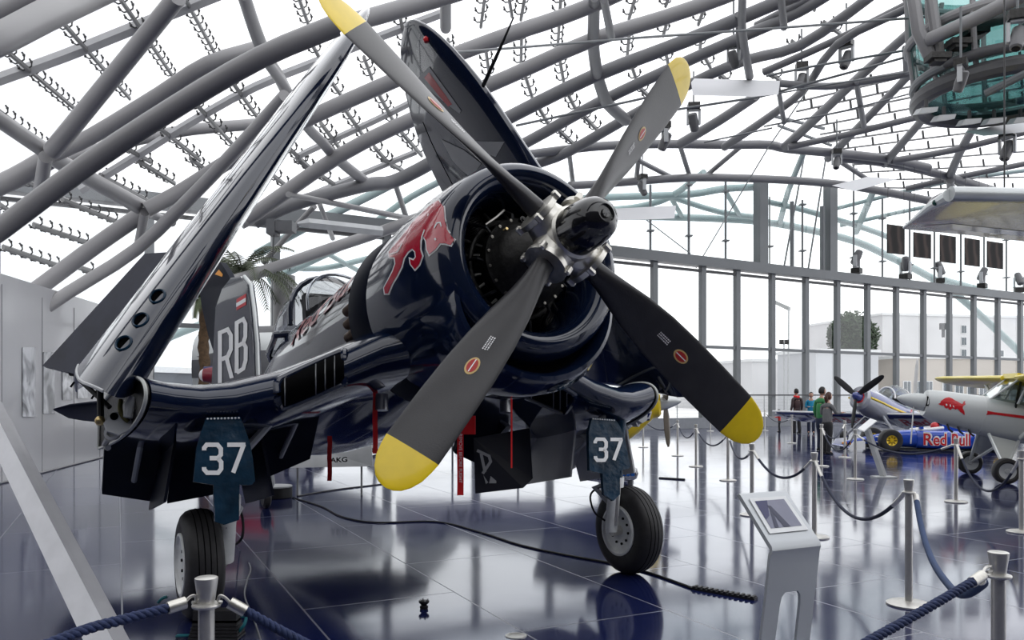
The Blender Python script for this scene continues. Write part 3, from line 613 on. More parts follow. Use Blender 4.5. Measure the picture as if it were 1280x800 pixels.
for sd, nm in ((-1, 'starboard'), (1, 'port')):
    rows = [[OW(sd, cut(s, c, 1), c, 1) for c in cs[::-1]] + [OW(sd, cut(s, c, -1), c, -1) for c in cs[1:-1]] for s in SS]
    mb = MB().grid(rows, True, True, True); mb.map(Lv); oww[sd] = mb.bvh(); W_ = mb.build('folded_wing', NAVYW, PLANE)
    P_(MB().tube([OW(sd, cut(-.12, c, 1), c, 1, -.004) for c in cs[1:]] , .012, 6), 'wing_root_rim', LGREY, W_)
    # gun ports in the leading edge
    for s in (.16, .36, .57):
        p = OW(sd, s, .035, 1); q = OW(sd, s, .06, 1); n = (OW(sd, s, .045, 1, .1) - OW(sd, s, .045, 1)).normalized()
        n = (n + V((1.0, 0, 0))).normalized(); p = OW(sd, s, .03, 1)
        G = P_(MB().lathe([(-.05, .062), (.012, .062), (.018, .055), (.012, .047), (-.03, .047)], p, n, 20), 'gun_port', NAVYD, W_)
        P_(MB().lathe([(-.0, .048), (.0, 0)], p, n, 20), 'gun_bore', BLACK, G)
    # aileron joint lines
    for s0, s1 in ((2.0, 3.55), (.1, 1.9)):
        P_(MB().tube([OW(sd, s0 + (s1 - s0) * i / 8, .78, 1, -.003) for i in range(9)], .009, 5), 'aileron_gap', BLACK, W_)
        P_(MB().tube([OW(sd, s0 + (s1 - s0) * i / 8, .78, -1, -.003) for i in range(9)], .009, 5), 'aileron_gap', BLACK, W_)
    # lowered outer flap hanging off the trailing edge
    ot = V((0, sd * cos(lean), sin(lean))); fd = (ot * .75 + V((-.75, 0, 0)) + V((0, 0, -.25))).normalized(); 
    a, b = OW(sd, .34, 1, 0), OW(sd, 1.76, 1, 0); a2, b2 = a + fd * .50 + V((0, 0, .10)), b + fd * .36
    nn = (b - a).cross(fd).normalized()
    P_(MB().prism([a, b, b2, a2], nn, .05), 'outer_flap', mat('flap_slate_gloss', (.022, .025, .042), .2, 0, 0, .35, 2.5, spec=.35), W_)
    P_(MB().tube([a + (b - a) * .03 + fd * .05, a + (b - a) * .03 + fd * .2 + nn * .03], .028, 8), 'flap_hinge', BLK, W_)
    if sd > 0:
        p0 = OW(sd, 3.3, 0, 0); P_(MB().tube([p0, p0 + V((.30, .0, .14)), p0 + V((.62, 0, .30))], [.02, .016, .006], 8), 'pitot_tube', BLK, W_)
        P_(MB().ball(OW(sd, 4.0, .12, -1), .035, 8), 'wing_tip_lamp', REDM, W_)
# white star and bars on the upper surface of the far wing
GM = mat('insignia_grey', (.42, .42, .43), .35)
bv = oww[1]
INS = paint([[(521,100),(537,83),(577,138),(575,142)]], bv, .006).build('insignia_bar', GM, PLANE)
paint([[(531,97),(537,90),(566,130),(561,133)]], bv, .009).build('insignia_stripe', REDM, PLANE)
paint([[(552,174),(580,187),(602,204),(590,222),(577,212),(566,200)], [(590,176),(631,177),(620,196),(606,190)]], bv, .006).build('insignia_star', GM, PLANE)
# air intakes in the wing roots, their inner shade put in as flat black
for poly, sd in (([(346,490),(347,478),(361,469),(424,441),(430,446),(430,477),(420,483),(358,509),(348,505)], -1), ([(657,494),(664,487),(685,476),(714,490),(717,497),(708,513),(700,514),(660,497)], 1)):
    bvx = wingb[sd]; IN = paint([poly], bvx, .006).build('air_intake', BLACK, PLANE)
    rim = [h for h in [cast(x, y, bvx)[0] for x, y in poly] if h]
    rim = smooth_path(rim + [rim[0]], 4)[:-1]
    MB().tube(rim, .028, 8, closed=True).build('intake_lip', NAVY, PLANE)
    x0_, x1_ = min(p[0] for p in poly), max(p[0] for p in poly)
    for k in range(4):
        x = x0_ + (x1_ - x0_) * (.12, .58, .72, .86)[k]; ys = [y for xx, y in poly]
        col = [cast(x, y, bvx)[0] for y in range(int(min(ys)), int(max(ys)) + 1, 2)]
        ins = []
        for y in range(int(min(ys)), int(max(ys)) + 1, 2):
            c = False; j = len(poly) - 1
            for i in range(len(poly)):
                xi, yi = poly[i]; xj, yj = poly[j]
                if (yi > y) != (yj > y) and x < (xj - xi) * (y - yi) / (yj - yi) + xi: c = not c
                j = i
            if c:
                h = cast(x, y, bvx)[0]
                if h: ins.append(h + (EYE - h).normalized() * .014)
        if len(ins) > 1: MB().tube(ins, .0042, 5).build('intake_vane', mat('vane_grey', (.26, .27, .28), .35, .5), PLANE)
# lowered inner flaps ------------------------------------------------------
for sd in (-1, 1):
    for y0_, y1_ in (((.78, 1.36), (1.40, 1.98), (2.02, 2.46)) if sd < 0 else ((.78, 1.30), (1.62, 2.14), (2.16, 2.46))):
        def te(y):
            for a, b in zip(WS, WS[1:]):
                if -a[0] <= y <= -b[0] or b is WS[-1]:
                    k = (y + a[0]) / (a[0] - b[0]); return V((a[1] - a[2] * CUT + (b[1] - b[2] * CUT - a[1] + a[2] * CUT) * k + .04, y * sd, a[3] + (b[3] - a[3]) * k - .12))
        ym = 1. if sd < 0 else .865; a, b = te(y0_), te(y1_); a.y *= ym; b.y *= ym; fd = V((-.72, 0, -.69)); ln = .55
        a2, b2 = a + fd * ln, b + fd * ln; nn = V((.69, 0, -.72))
        P_(MB().prism([a, b, b2, a2], nn, .06), 'inner_flap', NAVYM if sd < 0 or y0_ < 1 else mat('flap_pale_grey', (.50, .50, .50), .5))  # outer port flaps get a plain pale grey, the others navy
        P_(MB().tube([te((y0_ + y1_) / 2) + V((.5, 0, .0)), te((y0_ + y1_) / 2) + fd * .35 + nn * .06], .022, 8), 'flap_rod', LGREY)
# tail -----------------------------------------------------------------------
for sd in (-1, 1):
    rows = []
    for i in range(15):
        s = i / 14; k = sqrt(max(.003, 1 - s ** 5)); ch = (1.55 - .35 * s) * k; le = -7.35 - .30 * s - (1 - k) * .5
        rows.append([(le - ch * c, sd * (.12 + 2.62 * s), .36 - .06 * s + ch * .11 * h - .10 * c * ch) for c, h in FO])
    P_(MB().grid(rows, True, True, True), 'tailplane', NAVYM)
fx = lambda px, py, D: toL(at(px, py, D))
finp = [fx(322, 470, 11.95), fx(321, 430, 11.95), fx(317, 385, 12.0), fx(313, 356, 12.05), fx(305, 346, 12.3), fx(293, 348, 12.6), fx(282, 362, 12.8), fx(274, 385, 12.9), fx(271, 440, 12.95), fx(268, 500, 13.0)]
nn = (finp[1] - finp[8]).cross(V((0, 0, 1))).normalized()
mb = MB().prism([p + nn * .06 for p in finp], -nn, .12); mb.map(Lv); finb = mb.bvh(); mb.build('tail_fin', mat('fin_navy_gloss', (.016, .020, .036), .14, 0, .8, .2, 2.), PLANE)
P_(MB().tube([p + V((.02, 0, 0)) for p in finp[:5]], .03, 8), 'fin_leading_edge', SILV)
rud = [fx(271, 441, 13.05), fx(274, 385, 13.0), fx(282, 362, 12.9), (fx(293, 352, 12.75)), fx(287, 340, 12.8), fx(279, 328, 12.95), fx(266, 336, 13.2), fx(253, 362, 13.4), fx(256, 385, 13.4), fx(264, 420, 13.3)]
mb = MB().prism([p + nn * .05 for p in rud], -nn, .10); mb.map(Lv); rudb = mb.bvh(); mb.build('rudder', NAVYM, PLANE)
paint([[(296,374),(308,367),(308,381),(296,388)]], finb, .006).build('flag_red', REDM, PLANE)
paint([[(296,379),(308,372),(308,377),(296,384)]], finb, .010).build('flag_white', MARK, PLANE)
paint([[(269,343),(274,337),(279,343),(278,346)]], rudb, .006).build('flag_gold', mat('flag_gold', (.75, .30, .02), .4), PLANE)
paint(letters('R', [(275.5,416),(291.5,409),(292,472),(275.5,479)], 5.0), finb, .008, 1).build('tail_letter', MARK, PLANE)
paint(letters('B', [(296.5,403.5),(310,396),(309,458),(296.5,466)], 4.8), finb, .008, 1).build('tail_letter', MARK, PLANE)
# cockpit -------------------------------------------------------------------
FR = mat('canopy_frame_navy', (.03, .036, .055), .12, .3, .8, .1, 3.)
def hoop(x, z0, w, z1, lean_=0., n=14): return [(x - lean_ * sin(a), w * cos(a), z0 + (z1 - z0) * sin(a) ** .8) for a in [pi * i / n for i in range(n + 1)]]
P_(MB().tube(hoop(-4.72, .66, .47, 1.28, .12), .032, 8), 'canopy_hoop', FR)
P_(MB().tube(hoop(-4.25, .70, .40, 1.20, .20), .016, 8), 'windscreen_hoop', mat('frame_silver', (.4, .42, .45), .2, .8))
CG = glass('canopy_glass', (.93, .95, .96), .12)
P_(MB().grid([hoop(-3.75, .72, .30, .80), hoop(-4.05, .71, .37, 1.02, .1), hoop(-4.25, .70, .40, 1.19, .20)]), 'windscreen', CG)
P_(MB().grid([hoop(-4.74, .66, .46, 1.26, .12), hoop(-5.3, .70, .46, 1.27, .1), hoop(-5.9, .68, .40, 1.16), hoop(-6.4, .62, .28, .92), hoop(-6.7, .58, .12, .66)]), 'canopy', CG)
P_(MB().tube([hoop(-4.74, .66, .47, 1.2)[0], (-5.4, -.46, .72), (-6.1, -.38, .66), (-6.6, -.2, .6)], .045, 8), 'canopy_rail', FR)
P_(MB().box((-5.05, 0, .82), (.14, .42, .62)), 'pilot_seat', BLK)
P_(MB().box((-4.3, 0, .78), (.12, .5, .2)), 'instrument_hood', BLK)
P_(MB().tube([(-5.15, -.2, 1.05), (-5.12, 0, 1.12), (-5.15, .2, 1.05)], .05, 8), 'headrest', BLK)
# exhaust stacks and cooling gap behind the cowl, starboard side
for i in range(3):
    z = [.10, -.01, -.12][i]
    P_(MB().tube([(-1.9, -.64, z), (-2.06, -.695, z - .01), (-2.15, -.71, z - .02)], [.045, .046, .043], 12), 'exhaust_stack', BROWN)
    P_(MB().tube([(-1.85, .66, z), (-2.0, .70, z - .01), (-2.08, .715, z - .02)], [.05, .052, .048], 12), 'exhaust_stack', BROWN)
for px, py, w in ((477, 503, .05), (632, 506, .05)):
    p = Lx(px, py - 10, -1.9); q = Lx(px, py + 10, -1.9)
    P_(MB().tube([p, q], .052, 14), 'silver_pipe', mat('pipe_aluminium', (.5, .5, .52), .3, .9))
# red bull and lettering
k_ = 1 / 3.638; bull = [(420 + x * k_, 180 + y * k_) for x, y in BULL]
BU = paint(ribbon(bull, 3.4, True) + [], cowb, .004, 0).build('bull_outline', MARK, PLANE)
paint([bull], cowb, .007, 3).build('bull_emblem', mat('bull_red', (.50, .012, .035), .15, 0, 1., .04, 5.), PLANE)
bc = lambda pts: [(420 + x * k_, 180 + y * k_) for x, y in pts]
paint(ribbon(bc([(452,384),(464,362),(478,360),(484,378)]), 1.6) + ribbon(bc([(408,392),(396,424),(393,460)]), 1.6) + ribbon(bc([(250,505),(285,492),(306,455)]), 1.5) + [bc([(450,432),(458,428),(462,436),(456,442)])] + ribbon(bc([(428,268),(440,262),(422,330)]), 1.2), cowb, .010, 0).build('bull_white_marks', MARK, PLANE)  # white eye and detail lines of the bull emblem
# engraved lettering along the fuselage side
vs, fs = font_mesh('Red Bull', 1.0, .02); W_ = max(v.x for v in vs); H_ = max(v.y for v in vs)
def onfus(u, v):
    x = -4.3 + 2.2 * u; _, zc, t, bt, w = sec_at(x); z = .30 + .28 * v; s = min(.98, (z - zc) / t)
    return V((x, -w * (1 - s ** 2.1) ** .46 - .012, z))
P_(MB().add([onfus(v.x / W_, v.y / H_) for v in vs], fs), 'side_lettering', REDM)
# landing gear ---------------------------------------------------------------
for sd, axle, px in ((-1, V((-2.36, 6.03, .41)), 0), (1, V((1.10, 7.56, .41)), 1)):
    A = toL(axle); ax = lf
    c = axle
    T = MB().lathe([(-.125, .235), (-.135, .27), (-.132, .32), (-.115, .365), (-.085, .395), (-.04, .408), (0, .41), (.04, .408), (.085, .395), (.115, .365), (.132, .32), (.135, .27), (.125, .235)], c, ax, 56, cap=False).build('tyre', TYRE, PLANE)
    for gg in (-.06, -.02, .02, .06): MB().lathe([(gg - .004, .402 if abs(gg) > .05 else .4095), (gg, .4125 if abs(gg) < .05 else .405), (gg + .004, .402 if abs(gg) > .05 else .4095)], c, ax, 56, cap=False).build('tread_groove', BLACK, T)
    Wh = MB().lathe([(-.125, .236), (-.138, .236), (-.142, .215), (-.12, .2), (-.105, .16), (-.09, .10), (-.10, .06), (-.10, 0)], c, ax, 40, cap=False).lathe([(.125, .236), (.138, .236), (.142, .215), (.12, .2), (.105, .16), (.09, .10), (.10, .06), (.10, 0)], c, ax, 40, cap=False).build('wheel', WHEELM, PLANE)
    e = ax.orthogonal().normalized(); g = ax.cross(e)
    for j in range(10):
        a = 2 * pi * j / 10
        for s2 in (-1, 1): MB().lathe([(0, .012), (.012, .012), (.013, 0)], c + ax * s2 * .098 + (e * cos(a) + g * sin(a)) * .125, ax * s2, 8).build('wheel_hole', BLK, Wh)
    # strut on the inner side of the wheel, with torque link, brake hose and door
    tl = V((0, 0, 0)); inn = -sd
    top = V((-1.78, 1.72 * sd, -.72)); foot = A + V((0, inn * .20, 0)); mid = top.lerp(foot, .62)
    S_ = P_(MB().tube([top, top.lerp(foot, .35), mid], .075, 16), 'gear_leg', NAVYD)
    P_(MB().tube([mid.lerp(top, .06), mid, mid.lerp(foot, .1)], .088, 16), 'leg_collar', WHEELM, S_)
    P_(MB().tube([mid, mid.lerp(foot, .6), foot, foot + V((0, 0, -.01))], [.062, .060, .055, .05], 14), 'oleo_strut', WHEELM, S_)
    P_(MB().tube([foot, A], .045, 12), 'axle', STEEL, S_)
    P_(MB().tube([mid + V((.06, 0, .02)), foot + V((.07, 0, .05))], .016, 8), 'strut_rod', STEEL, S_)
    back = V((-.24, inn * .16, -.05))
    P_(MB().tube([mid, mid + back * .7, mid.lerp(foot, .5)], .03, 8), 'torque_link', LGREY, S_)
    P_(MB().tube(smooth_path([mid + back * .3, mid + back * .85 + V((0, 0, -.05)), mid + back * .8 + V((0, 0, -.22)), mid.lerp(foot, .75) + back * .25], 5), .010, 6), 'brake_hose', BLK, S_)
    P_(MB().tube([top + V((-.1, inn * .45, .03)), mid.lerp(top, .35)], .032, 8), 'drag_brace', LGREY, S_)
    P_(MB().tube([top + V((-.75, inn * .1, -.05)), mid.lerp(top, .2)], .03, 8), 'drag_brace', LGREY, S_)
    xd = -1.56 if sd < 0 else -1.60
    if sd < 0: dp = [(258,522),(300,521),(304,530),(312,552),(316,572),(319,601),(315,606),(299,606),(299,650),(281,656),(269,652),(267,606),(242,602),(246,560),(251,541)]
    else: dp = [(740,522),(769,524),(775,533),(781,547),(788,583),(786,586),(775,588),(775,618),(767,626),(755,618),(753,592),(737,588),(736,560),(736,540)]
    pp = [Lx(x, y, xd) for x, y in dp]
    mb = MB().prism(pp, (-1, 0, 0), .035); mb.map(Lv); db = mb.bvh(); D_ = mb.build('gear_door', NAVYD, PLANE)
    q = [(255,556),(307,556),(307,591),(255,591)] if sd < 0 else [(743.5,549),(778,549.5),(777,575),(744,575.5)]
    paint(letters('37', q, 5.5 if sd < 0 else 4.3), db, .005, 0).build('door_number', MARK, D_)
    a, b = dp[0], dp[1]
    for j in range(10):
        x = a[0] + 1.5 + (b[0] - a[0] - 3) * j / 9; y = a[1] + (b[1] - a[1]) * j / 9 + 1.5; 
        P_(MB().ball(Lx(x, y, xd + .012), .008, 6), 'hinge_rivet', MARK, D_)
    # wheel-well doors behind the leg
    for s2 in (-1, 1):
        p0 = V((-2.15, (1.75 + s2 * .3) * sd, -.92)); 
        P_(MB().prism([p0, p0 + V((-1.0, 0, .05)), p0 + V((-.98, s2 * .08 * sd, -.46)), p0 + V((-.05, s2 * .08 * sd, -.46))], (0, 1, 0), .02), 'well_door', NAVYM if sd < 0 else mat('well_door_grey', (.50, .50, .50), .5))
# tail wheel
tw = toL(V((L(-8.0, 0, 0).x, L(-8.0, 0, 0).y, .16)))
P_(MB().lathe([(-.05, .08), (-.055, .12), (-.03, .155), (.03, .155), (.055, .12), (.05, .08)], tw, (0, 1, 0), 24), 'tail_wheel', TYRE)
P_(MB().tube([tw, tw + V((.1, .08, .2)), tw + V((.2, 0, .9))], .04, 8), 'tail_leg', LGREY)
# pale lettering on the underside panel of the far flap
paint(letters('A', [(594,561),(616,568),(612,586),(602,592)], 4.5), BVHTree.FromPolygons([at(580, 530, 6.9), at(668, 520, 7.6), at(660, 620, 7.6), at(580, 620, 6.9)], [(0, 1, 2, 3)]), .01, 0)
# ================================================================== barrier posts and ropes
def make_post(name):
    e = empty(name, (0, 0, 0))
    MB().lathe([(0, .165), (.012, .168), (.022, .150), (.03, .06), (.034, .03)], n=36).build('base', STEEL, e)
    MB().lathe([(.03, .0285), (.915, .0285)], n=24).build('pole', STEEL, e)
    MB().lathe([(.885, .028), (.893, .050), (.90, .052), (.905, .050), (.909, .030)], n=24).build('rope_ring', STEEL, e)
    MB().lathe([(.905, .028), (.918, .031), (.992, .041), (1.0, .041), (1.003, .036), (1.004, 0)], n=28).build('cap', STEEL, e)
    return e
POSTS = [  # x pixel, depth, label
 (258, 2.95, 'steel barrier post in front of the left tyre, cut off by the bottom edge'), (1248, 3.43, 'steel barrier post nearest the viewer on the right, twisted rope hooked on it'),
 (1136, 6.40, 'steel barrier post standing on a round base right of the white touch-screen stand'), (1018, 9.45, 'steel barrier post just behind the touch-screen stand on its right'),
 (1195, 12.6, 'steel barrier post in front of the blue racing car lettering'), (940, 11.2, 'steel barrier post directly below the yellow tip of the lower right blade'),
 (910, 15.8, 'steel barrier post left of the yellow tip of the lower right blade'), (870, 18.9, 'steel barrier post second left of the yellow blade tip, before a window upright'),
 (847, 22.3, 'steel barrier post beside the thin hanging dark propeller blade'), (804, 26.0, 'thin far steel post right of the number 37 door on the far gear leg'),
 (888, 38.0, 'very distant steel post close to the glass front'), (1069, 16.0, 'steel barrier post just left of the tilted grey information stand'),
 (1056, 21.7, 'steel barrier post right of the woman in the grey top'), (990, 28.3, 'distant steel post in front of the man with the red scarf'),
 (1027, 19.0, 'steel barrier post standing at the legs of the woman in grey'), (1277, 9.8, 'steel barrier post at the right edge of the picture'), (956, 38.5, 'distant steel post left of the child in red')]
p0 = make_post('barrier_post'); TOP = {}
for i, (px, D, lb) in enumerate(POSTS):
    loc = V(((px - 640) / FOC * D, D, 0)); o = p0 if i == 0 else dup(p0)
    o.location = loc; tag(o, lb, 'barrier post', 'steel rope barrier posts'); TOP[px] = loc + V((0, 0, .90))
def rope_pts(a, b, sag, n=18, r0=.064, hang=None):
    a, b = V(a), V(b); d = (b - a); d.z = 0; d.normalize(); a2 = a + d * r0; b2 = b - d * r0; out = []
    for i in range(n + 1):
        t = i / n; p = a2.lerp(b2, t); p.z -= sag * 4 * t * (1 - t); out.append(p)
    return out
def cord(a, b, sag, lb, r=.017):
    P = rope_pts(a, b, sag, 20); e = empty('barrier_rope', P[10] * 1.0, lb, 'rope', 'navy barrier ropes')
    MB().tube(P[2:-2], r, 8).build('cord', ROPEF, e)
    for q, s in ((P[:3], 1), (P[-3:], -1)):
        MB().tube(q, r * 1.15, 8).build('end_ferrule', STEEL, e)
def twist(P, lb, r=.019, closed_end=None, pitch=.075):
    """thick three-strand twisted rope along P, with a ferrule and snap hook at closed_end"""
    e = empty('twisted_rope', P[len(P) // 2], lb, 'rope'); S = smooth_path(P, 8); mb = MB()
    Ls = [0.]
    for a, b in zip(S, S[1:]): Ls.append(Ls[-1] + (b - a).length)
    step = .006; n = int(Ls[-1] / step); Q = []; j = 0
    for i in range(n + 1):
        s = min(i * step, Ls[-1] - 1e-6)
        while j < len(Ls) - 2 and Ls[j + 1] < s: j += 1
        Q.append(S[j].lerp(S[j + 1], (s - Ls[j]) / max(1e-9, Ls[j + 1] - Ls[j])))
    for k in range(3):
        pts = []
        for i, p in enumerate(Q):
            t = (Q[min(i + 1, len(Q) - 1)] - Q[max(i - 1, 0)]).normalized(); a = V((0, 0, 1)) - t * t.z; a.normalize(); b = t.cross(a); w = 2 * pi * (i * step / pitch + k / 3)
            pts.append(p + (a * cos(w) + b * sin(w)) * r * .52)
        mb.tube(pts[::2], r * .6, 7)
    mb.build('rope_strands', ROPE, e, 60)
    if closed_end:
        fer, hook = closed_end
        MB().tube(fer, .0225, 16).build('rope_ferrule', HUBM, e); MB().tube(smooth_path(hook, 5), .006, 8).build('snap_hook', STEEL, e)
    return e
D1, D2 = 2.95, 3.43
q = lambda x, y, D: at(x, y, D)
ring = TOP[258]
twist([q(18, 822, 2.45), q(66, 803, 2.55), q(110, 786, 2.66), q(160, 773, 2.77), q(211, 760, 2.88)], 'navy twisted rope leading left from the steel post in front', .018, ((q(210, 760, 2.88), q(232, 753, 2.92)), (q(231, 753, 2.92), q(238, 746, 2.93), q(244, 745, 2.935), q(245, 752, 2.94), q(240, 753, 2.93))))
twist([q(306, 763, 2.97), q(345, 785, 3.0), q(386, 806, 3.03), q(420, 822, 3.06)], 'navy twisted rope leading right from the steel post in front', .018, ((q(287, 753, 2.96), q(307, 764, 2.97)), (q(288, 754, 2.96), q(281, 747, 2.955), q(275, 745, 2.95), q(273, 751, 2.95), q(278, 753, 2.95))))
twist([q(1060, 818, 2.95), q(1085, 802, 3.0), q(1130, 777, 3.1), q(1175, 751, 3.2), q(1218, 726, 3.31)], 'navy twisted rope sloping down left from the nearest right-hand post', .018, ((q(1215, 728, 3.31), q(1228, 719, 3.35)), (q(1227, 719, 3.35), q(1232, 710, 3.38), q(1239, 708, 3.40), q(1239, 714, 3.40), q(1234, 715, 3.38))))
P = smooth_path([TOP[1136] + V((.03, -.05, -.02)), q(1152, 660, 5.9), q(1166, 702, 5.2), q(1190, 736, 4.5), q(1207, 743, 4.0), q(1228, 730, 3.6), TOP[1248] + V((-.05, .05, -.03))], 5)
e = empty('barrier_rope', P[14], 'thick smooth navy rope hanging between the two nearest right-hand posts', 'rope', 'navy barrier ropes'); MB().tube(P[1:-1], .021, 12).build('cord', mat('blue_velvet_cord', (.02, .045, .12), .75, var=.15), e); MB().tube(P[:2], .022, 10).build('end_ferrule', STEEL, e); MB().tube(P[-2:], .022, 10).build('end_ferrule', STEEL, e)
for a, b, sag, lb in ((1018, 1136, .42, 'navy rope sagging from the post behind the touch-screen stand to the next post right'), (940, 1018, .28, 'navy rope sagging right from below the yellow blade tip'), (910, 940, .26, 'short navy rope just left of the yellow blade tip'), (870, 910, .30, 'navy rope sagging two posts left of the yellow blade tip'), (847, 870, .30, 'navy rope beside the hanging dark propeller blade'),
                      (804, 847, .25, 'navy rope behind the hanging dark propeller blade'), (1069, 1195, .25, 'long navy rope sagging in front of the blue racing car'), (1027, 1069, .42, 'navy rope right of the legs of the woman in grey'), (1027, 1056, .30, 'navy rope behind the woman in grey'), (1195, 1277, .55, 'navy rope in front of the right tyre of the silver light plane'), (956, 990, .3, 'distant navy rope near the child in red')):
    cord(TOP[a], TOP[b], sag, lb)
# ================================================================== touch-screen stand in the foreground
g = V((.442, -.897, 0)); rt = V((.897, .442, 0))          # facing direction, its right-hand side seen from the front (image right)
K0 = V((1.60, 4.62, 0)); KIO = empty('touch_screen_stand', K0, 'white bent-sheet touch-screen stand with a cut-out leg in the right foreground', 'information stand')
def KP(x, f, z): return K0 + rt * x + g * f + V((0, 0, z))
hw = .19
prof = [(-.06, 0.02), (0.0, .40), (.05, .77), (.062, .80), (.055, .825), (.03, .85), (-.20, 1.085), (-.215, 1.092)]
KW = mat('stand_silver_white', (.46, .48, .50), .32, .25, .3, .03, 2.)
def w_at(i): return hw * (1.0 if i < 3 else .99 if i < 6 else .90)
# body sheet with arch-shaped opening between two legs
mb = MB(); zs = [0.02, .2, .40, .545, .60, .77]
def fz(z):
    for (f0, z0), (f1, z1) in zip(prof, prof[1:]):
        if z0 <= z <= z1: return f0 + (f1 - f0) * (z - z0) / (z1 - z0)
    return prof[-1][0]
for s in (-1, 1):
    ow = [KP(s * hw * 1.03, fz(.02), .02), KP(s * hw, fz(.545), .545), KP(s * .05, fz(.545), .545), KP(s * .072, fz(.52), .52), KP(s * .080, fz(.47), .47), KP(s * .090, fz(.02), .02)]
    mb.prism(ow, -g, .02)
outl = [KP(-hw, fz(.545), .545), KP(hw, fz(.545), .545)]
strip = [(fz(.545), .545), (fz(.70), .70)] + prof[2:]
fr = []; bk = []
for (f, z) in strip:
    k = 1.0 if z < .8 else .985 - .02 * (z - .8) / .29
    fr.append([KP(x * hw * k, f, z) for x in (-1, -.97, 0, .97, 1)]); bk.append([KP(x * hw * k, f - .02, z - (.016 if z > .82 else 0)) for x in (-1, -.97, 0, .97, 1)])
mb.grid(fr); mb.grid(bk, flip=True)
mb.grid([[a[0], b[0]] for a, b in zip(fr, bk)]); mb.grid([[a[-1], b[-1]] for a, b in zip(fr, bk)]); mb.grid([fr[-1], bk[-1]])
mb.build('bent_panel', KW, KIO, 30)
MB().box(K0 + V((0, 0, .012)) + g * -.05, (.5, .34, .024), Matrix((rt, -g, V((0, 0, 1)))).transposed()).build('foot_plate', KW, KIO)
a, b = V((.03, .85)), V((-.20, 1.085)); dd = (b - a).normalized(); nn = V((dd.y, -dd.x))
def SP_(x, t, off): f = a + (b - a) * t + nn * off; return KP(x, f.x, f.y)
MB().prism([SP_(-.150, .14, .003), SP_(.150, .14, .003), SP_(.142, .90, .003), SP_(-.142, .90, .003)], g + V((0, 0, .9)), .004).build('screen_bezel', mat('bezel_white', (.72, .73, .74), .3), KIO, 0)
scm = bpy.data.materials.new('screen_picture'); scm.use_nodes = True; nt = scm.node_tree; bb = nt.nodes['Principled BSDF']; bb.inputs['Roughness'].default_value = .08
bb.inputs['Base Color'].default_value = (.16, .17, .24, 1); tc = nt.nodes.new('ShaderNodeTexCoord'); nz = nt.nodes.new('ShaderNodeTexNoise'); nz.inputs['Scale'].default_value = 9; nt.links.new(tc.outputs['Object'], nz.inputs['Vector']); rr = nt.nodes.new('ShaderNodeValToRGB'); rr.color_ramp.elements[0].color = (.13, .135, .20, 1); rr.color_ramp.elements[1].color = (.19, .195, .27, 1); nt.links.new(nz.outputs['Fac'], rr.inputs['Fac']); nt.links.new(rr.outputs['Color'], bb.inputs['Base Color'])
SCR = MB().add([SP_(-.120, .235, .0085), SP_(.120, .235, .0085), SP_(.115, .83, .0085), SP_(-.115, .83, .0085)], [(0, 1, 2, 3)]).build('screen', scm, KIO, 0)
SB = mat('screen_blue', (.012, .014, .09), .1)
MB().add([SP_(-.115, .83, .0095), SP_(-.02, .83, .0095), SP_(-.075, .5, .0095), SP_(-.117, .42, .0095)], [(0, 1, 2, 3)]).build('screen_picture_dark', SB, SCR, 0)
MB().add([SP_(-.045, .72, .0105), SP_(-.02, .7, .0105), SP_(.03, .24, .0105), (SP_(-.02, .24, .0105))], [(0, 1, 2, 3)]).add([SP_(-.09, .24, .0102), SP_(-.06, .24, .0102), SP_(-.03, .60, .0102), SP_(-.045, .62, .0102)], [(0, 1, 2, 3)]).build('screen_picture_aircraft', mat('screen_deep', (.01, .013, .05), .1), SCR, 0)
# ================================================================== tilted information stand far right
I0 = V((.4645 * 16.4, 16.4, 0)); INF = empty('information_stand', I0, 'grey leaning post with a white tilted panel before the blue racing car', 'information stand')
MB().box(I0 + V((0, 0, .012)), (.42, .3, .024)).build('base', LGREY, INF)
MB().tube([I0 + V((0, 0, .02)), at(1084, 537, 16.5)], .075, 4, flat=(1, .35)).build('post', LGREY, INF, 0)
MB().prism([at(1072, 537, 16.3), at(1080, 540, 16.1), at(1096, 527, 16.3), at(1088, 524, 16.6)], (0, 0, 1), .02).build('panel', WHITE, INF, 0)
# ================================================================== leaning white beam at the lower left
BE = empty('leaning_beam', fl(148, 830), 'long white box beam sloping across the lower left corner', 'beam')
A0, A1, A2_ = fl(152, 845), at(66, 672, 5.3), at(-30, 480, 6.1)
dirb = (A2_ - A0).normalized(); sd_ = V((0, 1, 0)).cross(dirb).normalized()
mb = MB(); vs = []
for p, w in ((A0, .088), (A2_, .06)):
    n = dirb.cross(sd_).normalized()
    for a, b in ((-1, -1), (1, -1), (1, 1), (-1, 1)): vs.append(p + sd_ * a * w + n * b * .05)
mb.add(vs, [(0, 1, 2, 3), (7, 6, 5, 4), (0, 4, 5, 1), (1, 5, 6, 2), (2, 6, 7, 3), (3, 7, 4, 0)]); mb.build('beam_body', mat('beam_white', (.88, .88, .90), .4), BE, 0)
vs = [p + sd_ * (w + .001) + dirb.cross(sd_).normalized() * b for p, w, b in ((A0, .088, -.05), (A0, .115, .05), (A2_, .075, .05), (A2_, .06, -.05))]
MB().prism(vs, dirb.cross(sd_), .004).build('beam_shaded_side', mat('beam_shade_grey', (.34, .34, .36), .4), BE, 0)  # shaded side face of the white beam put in as a grey sheet
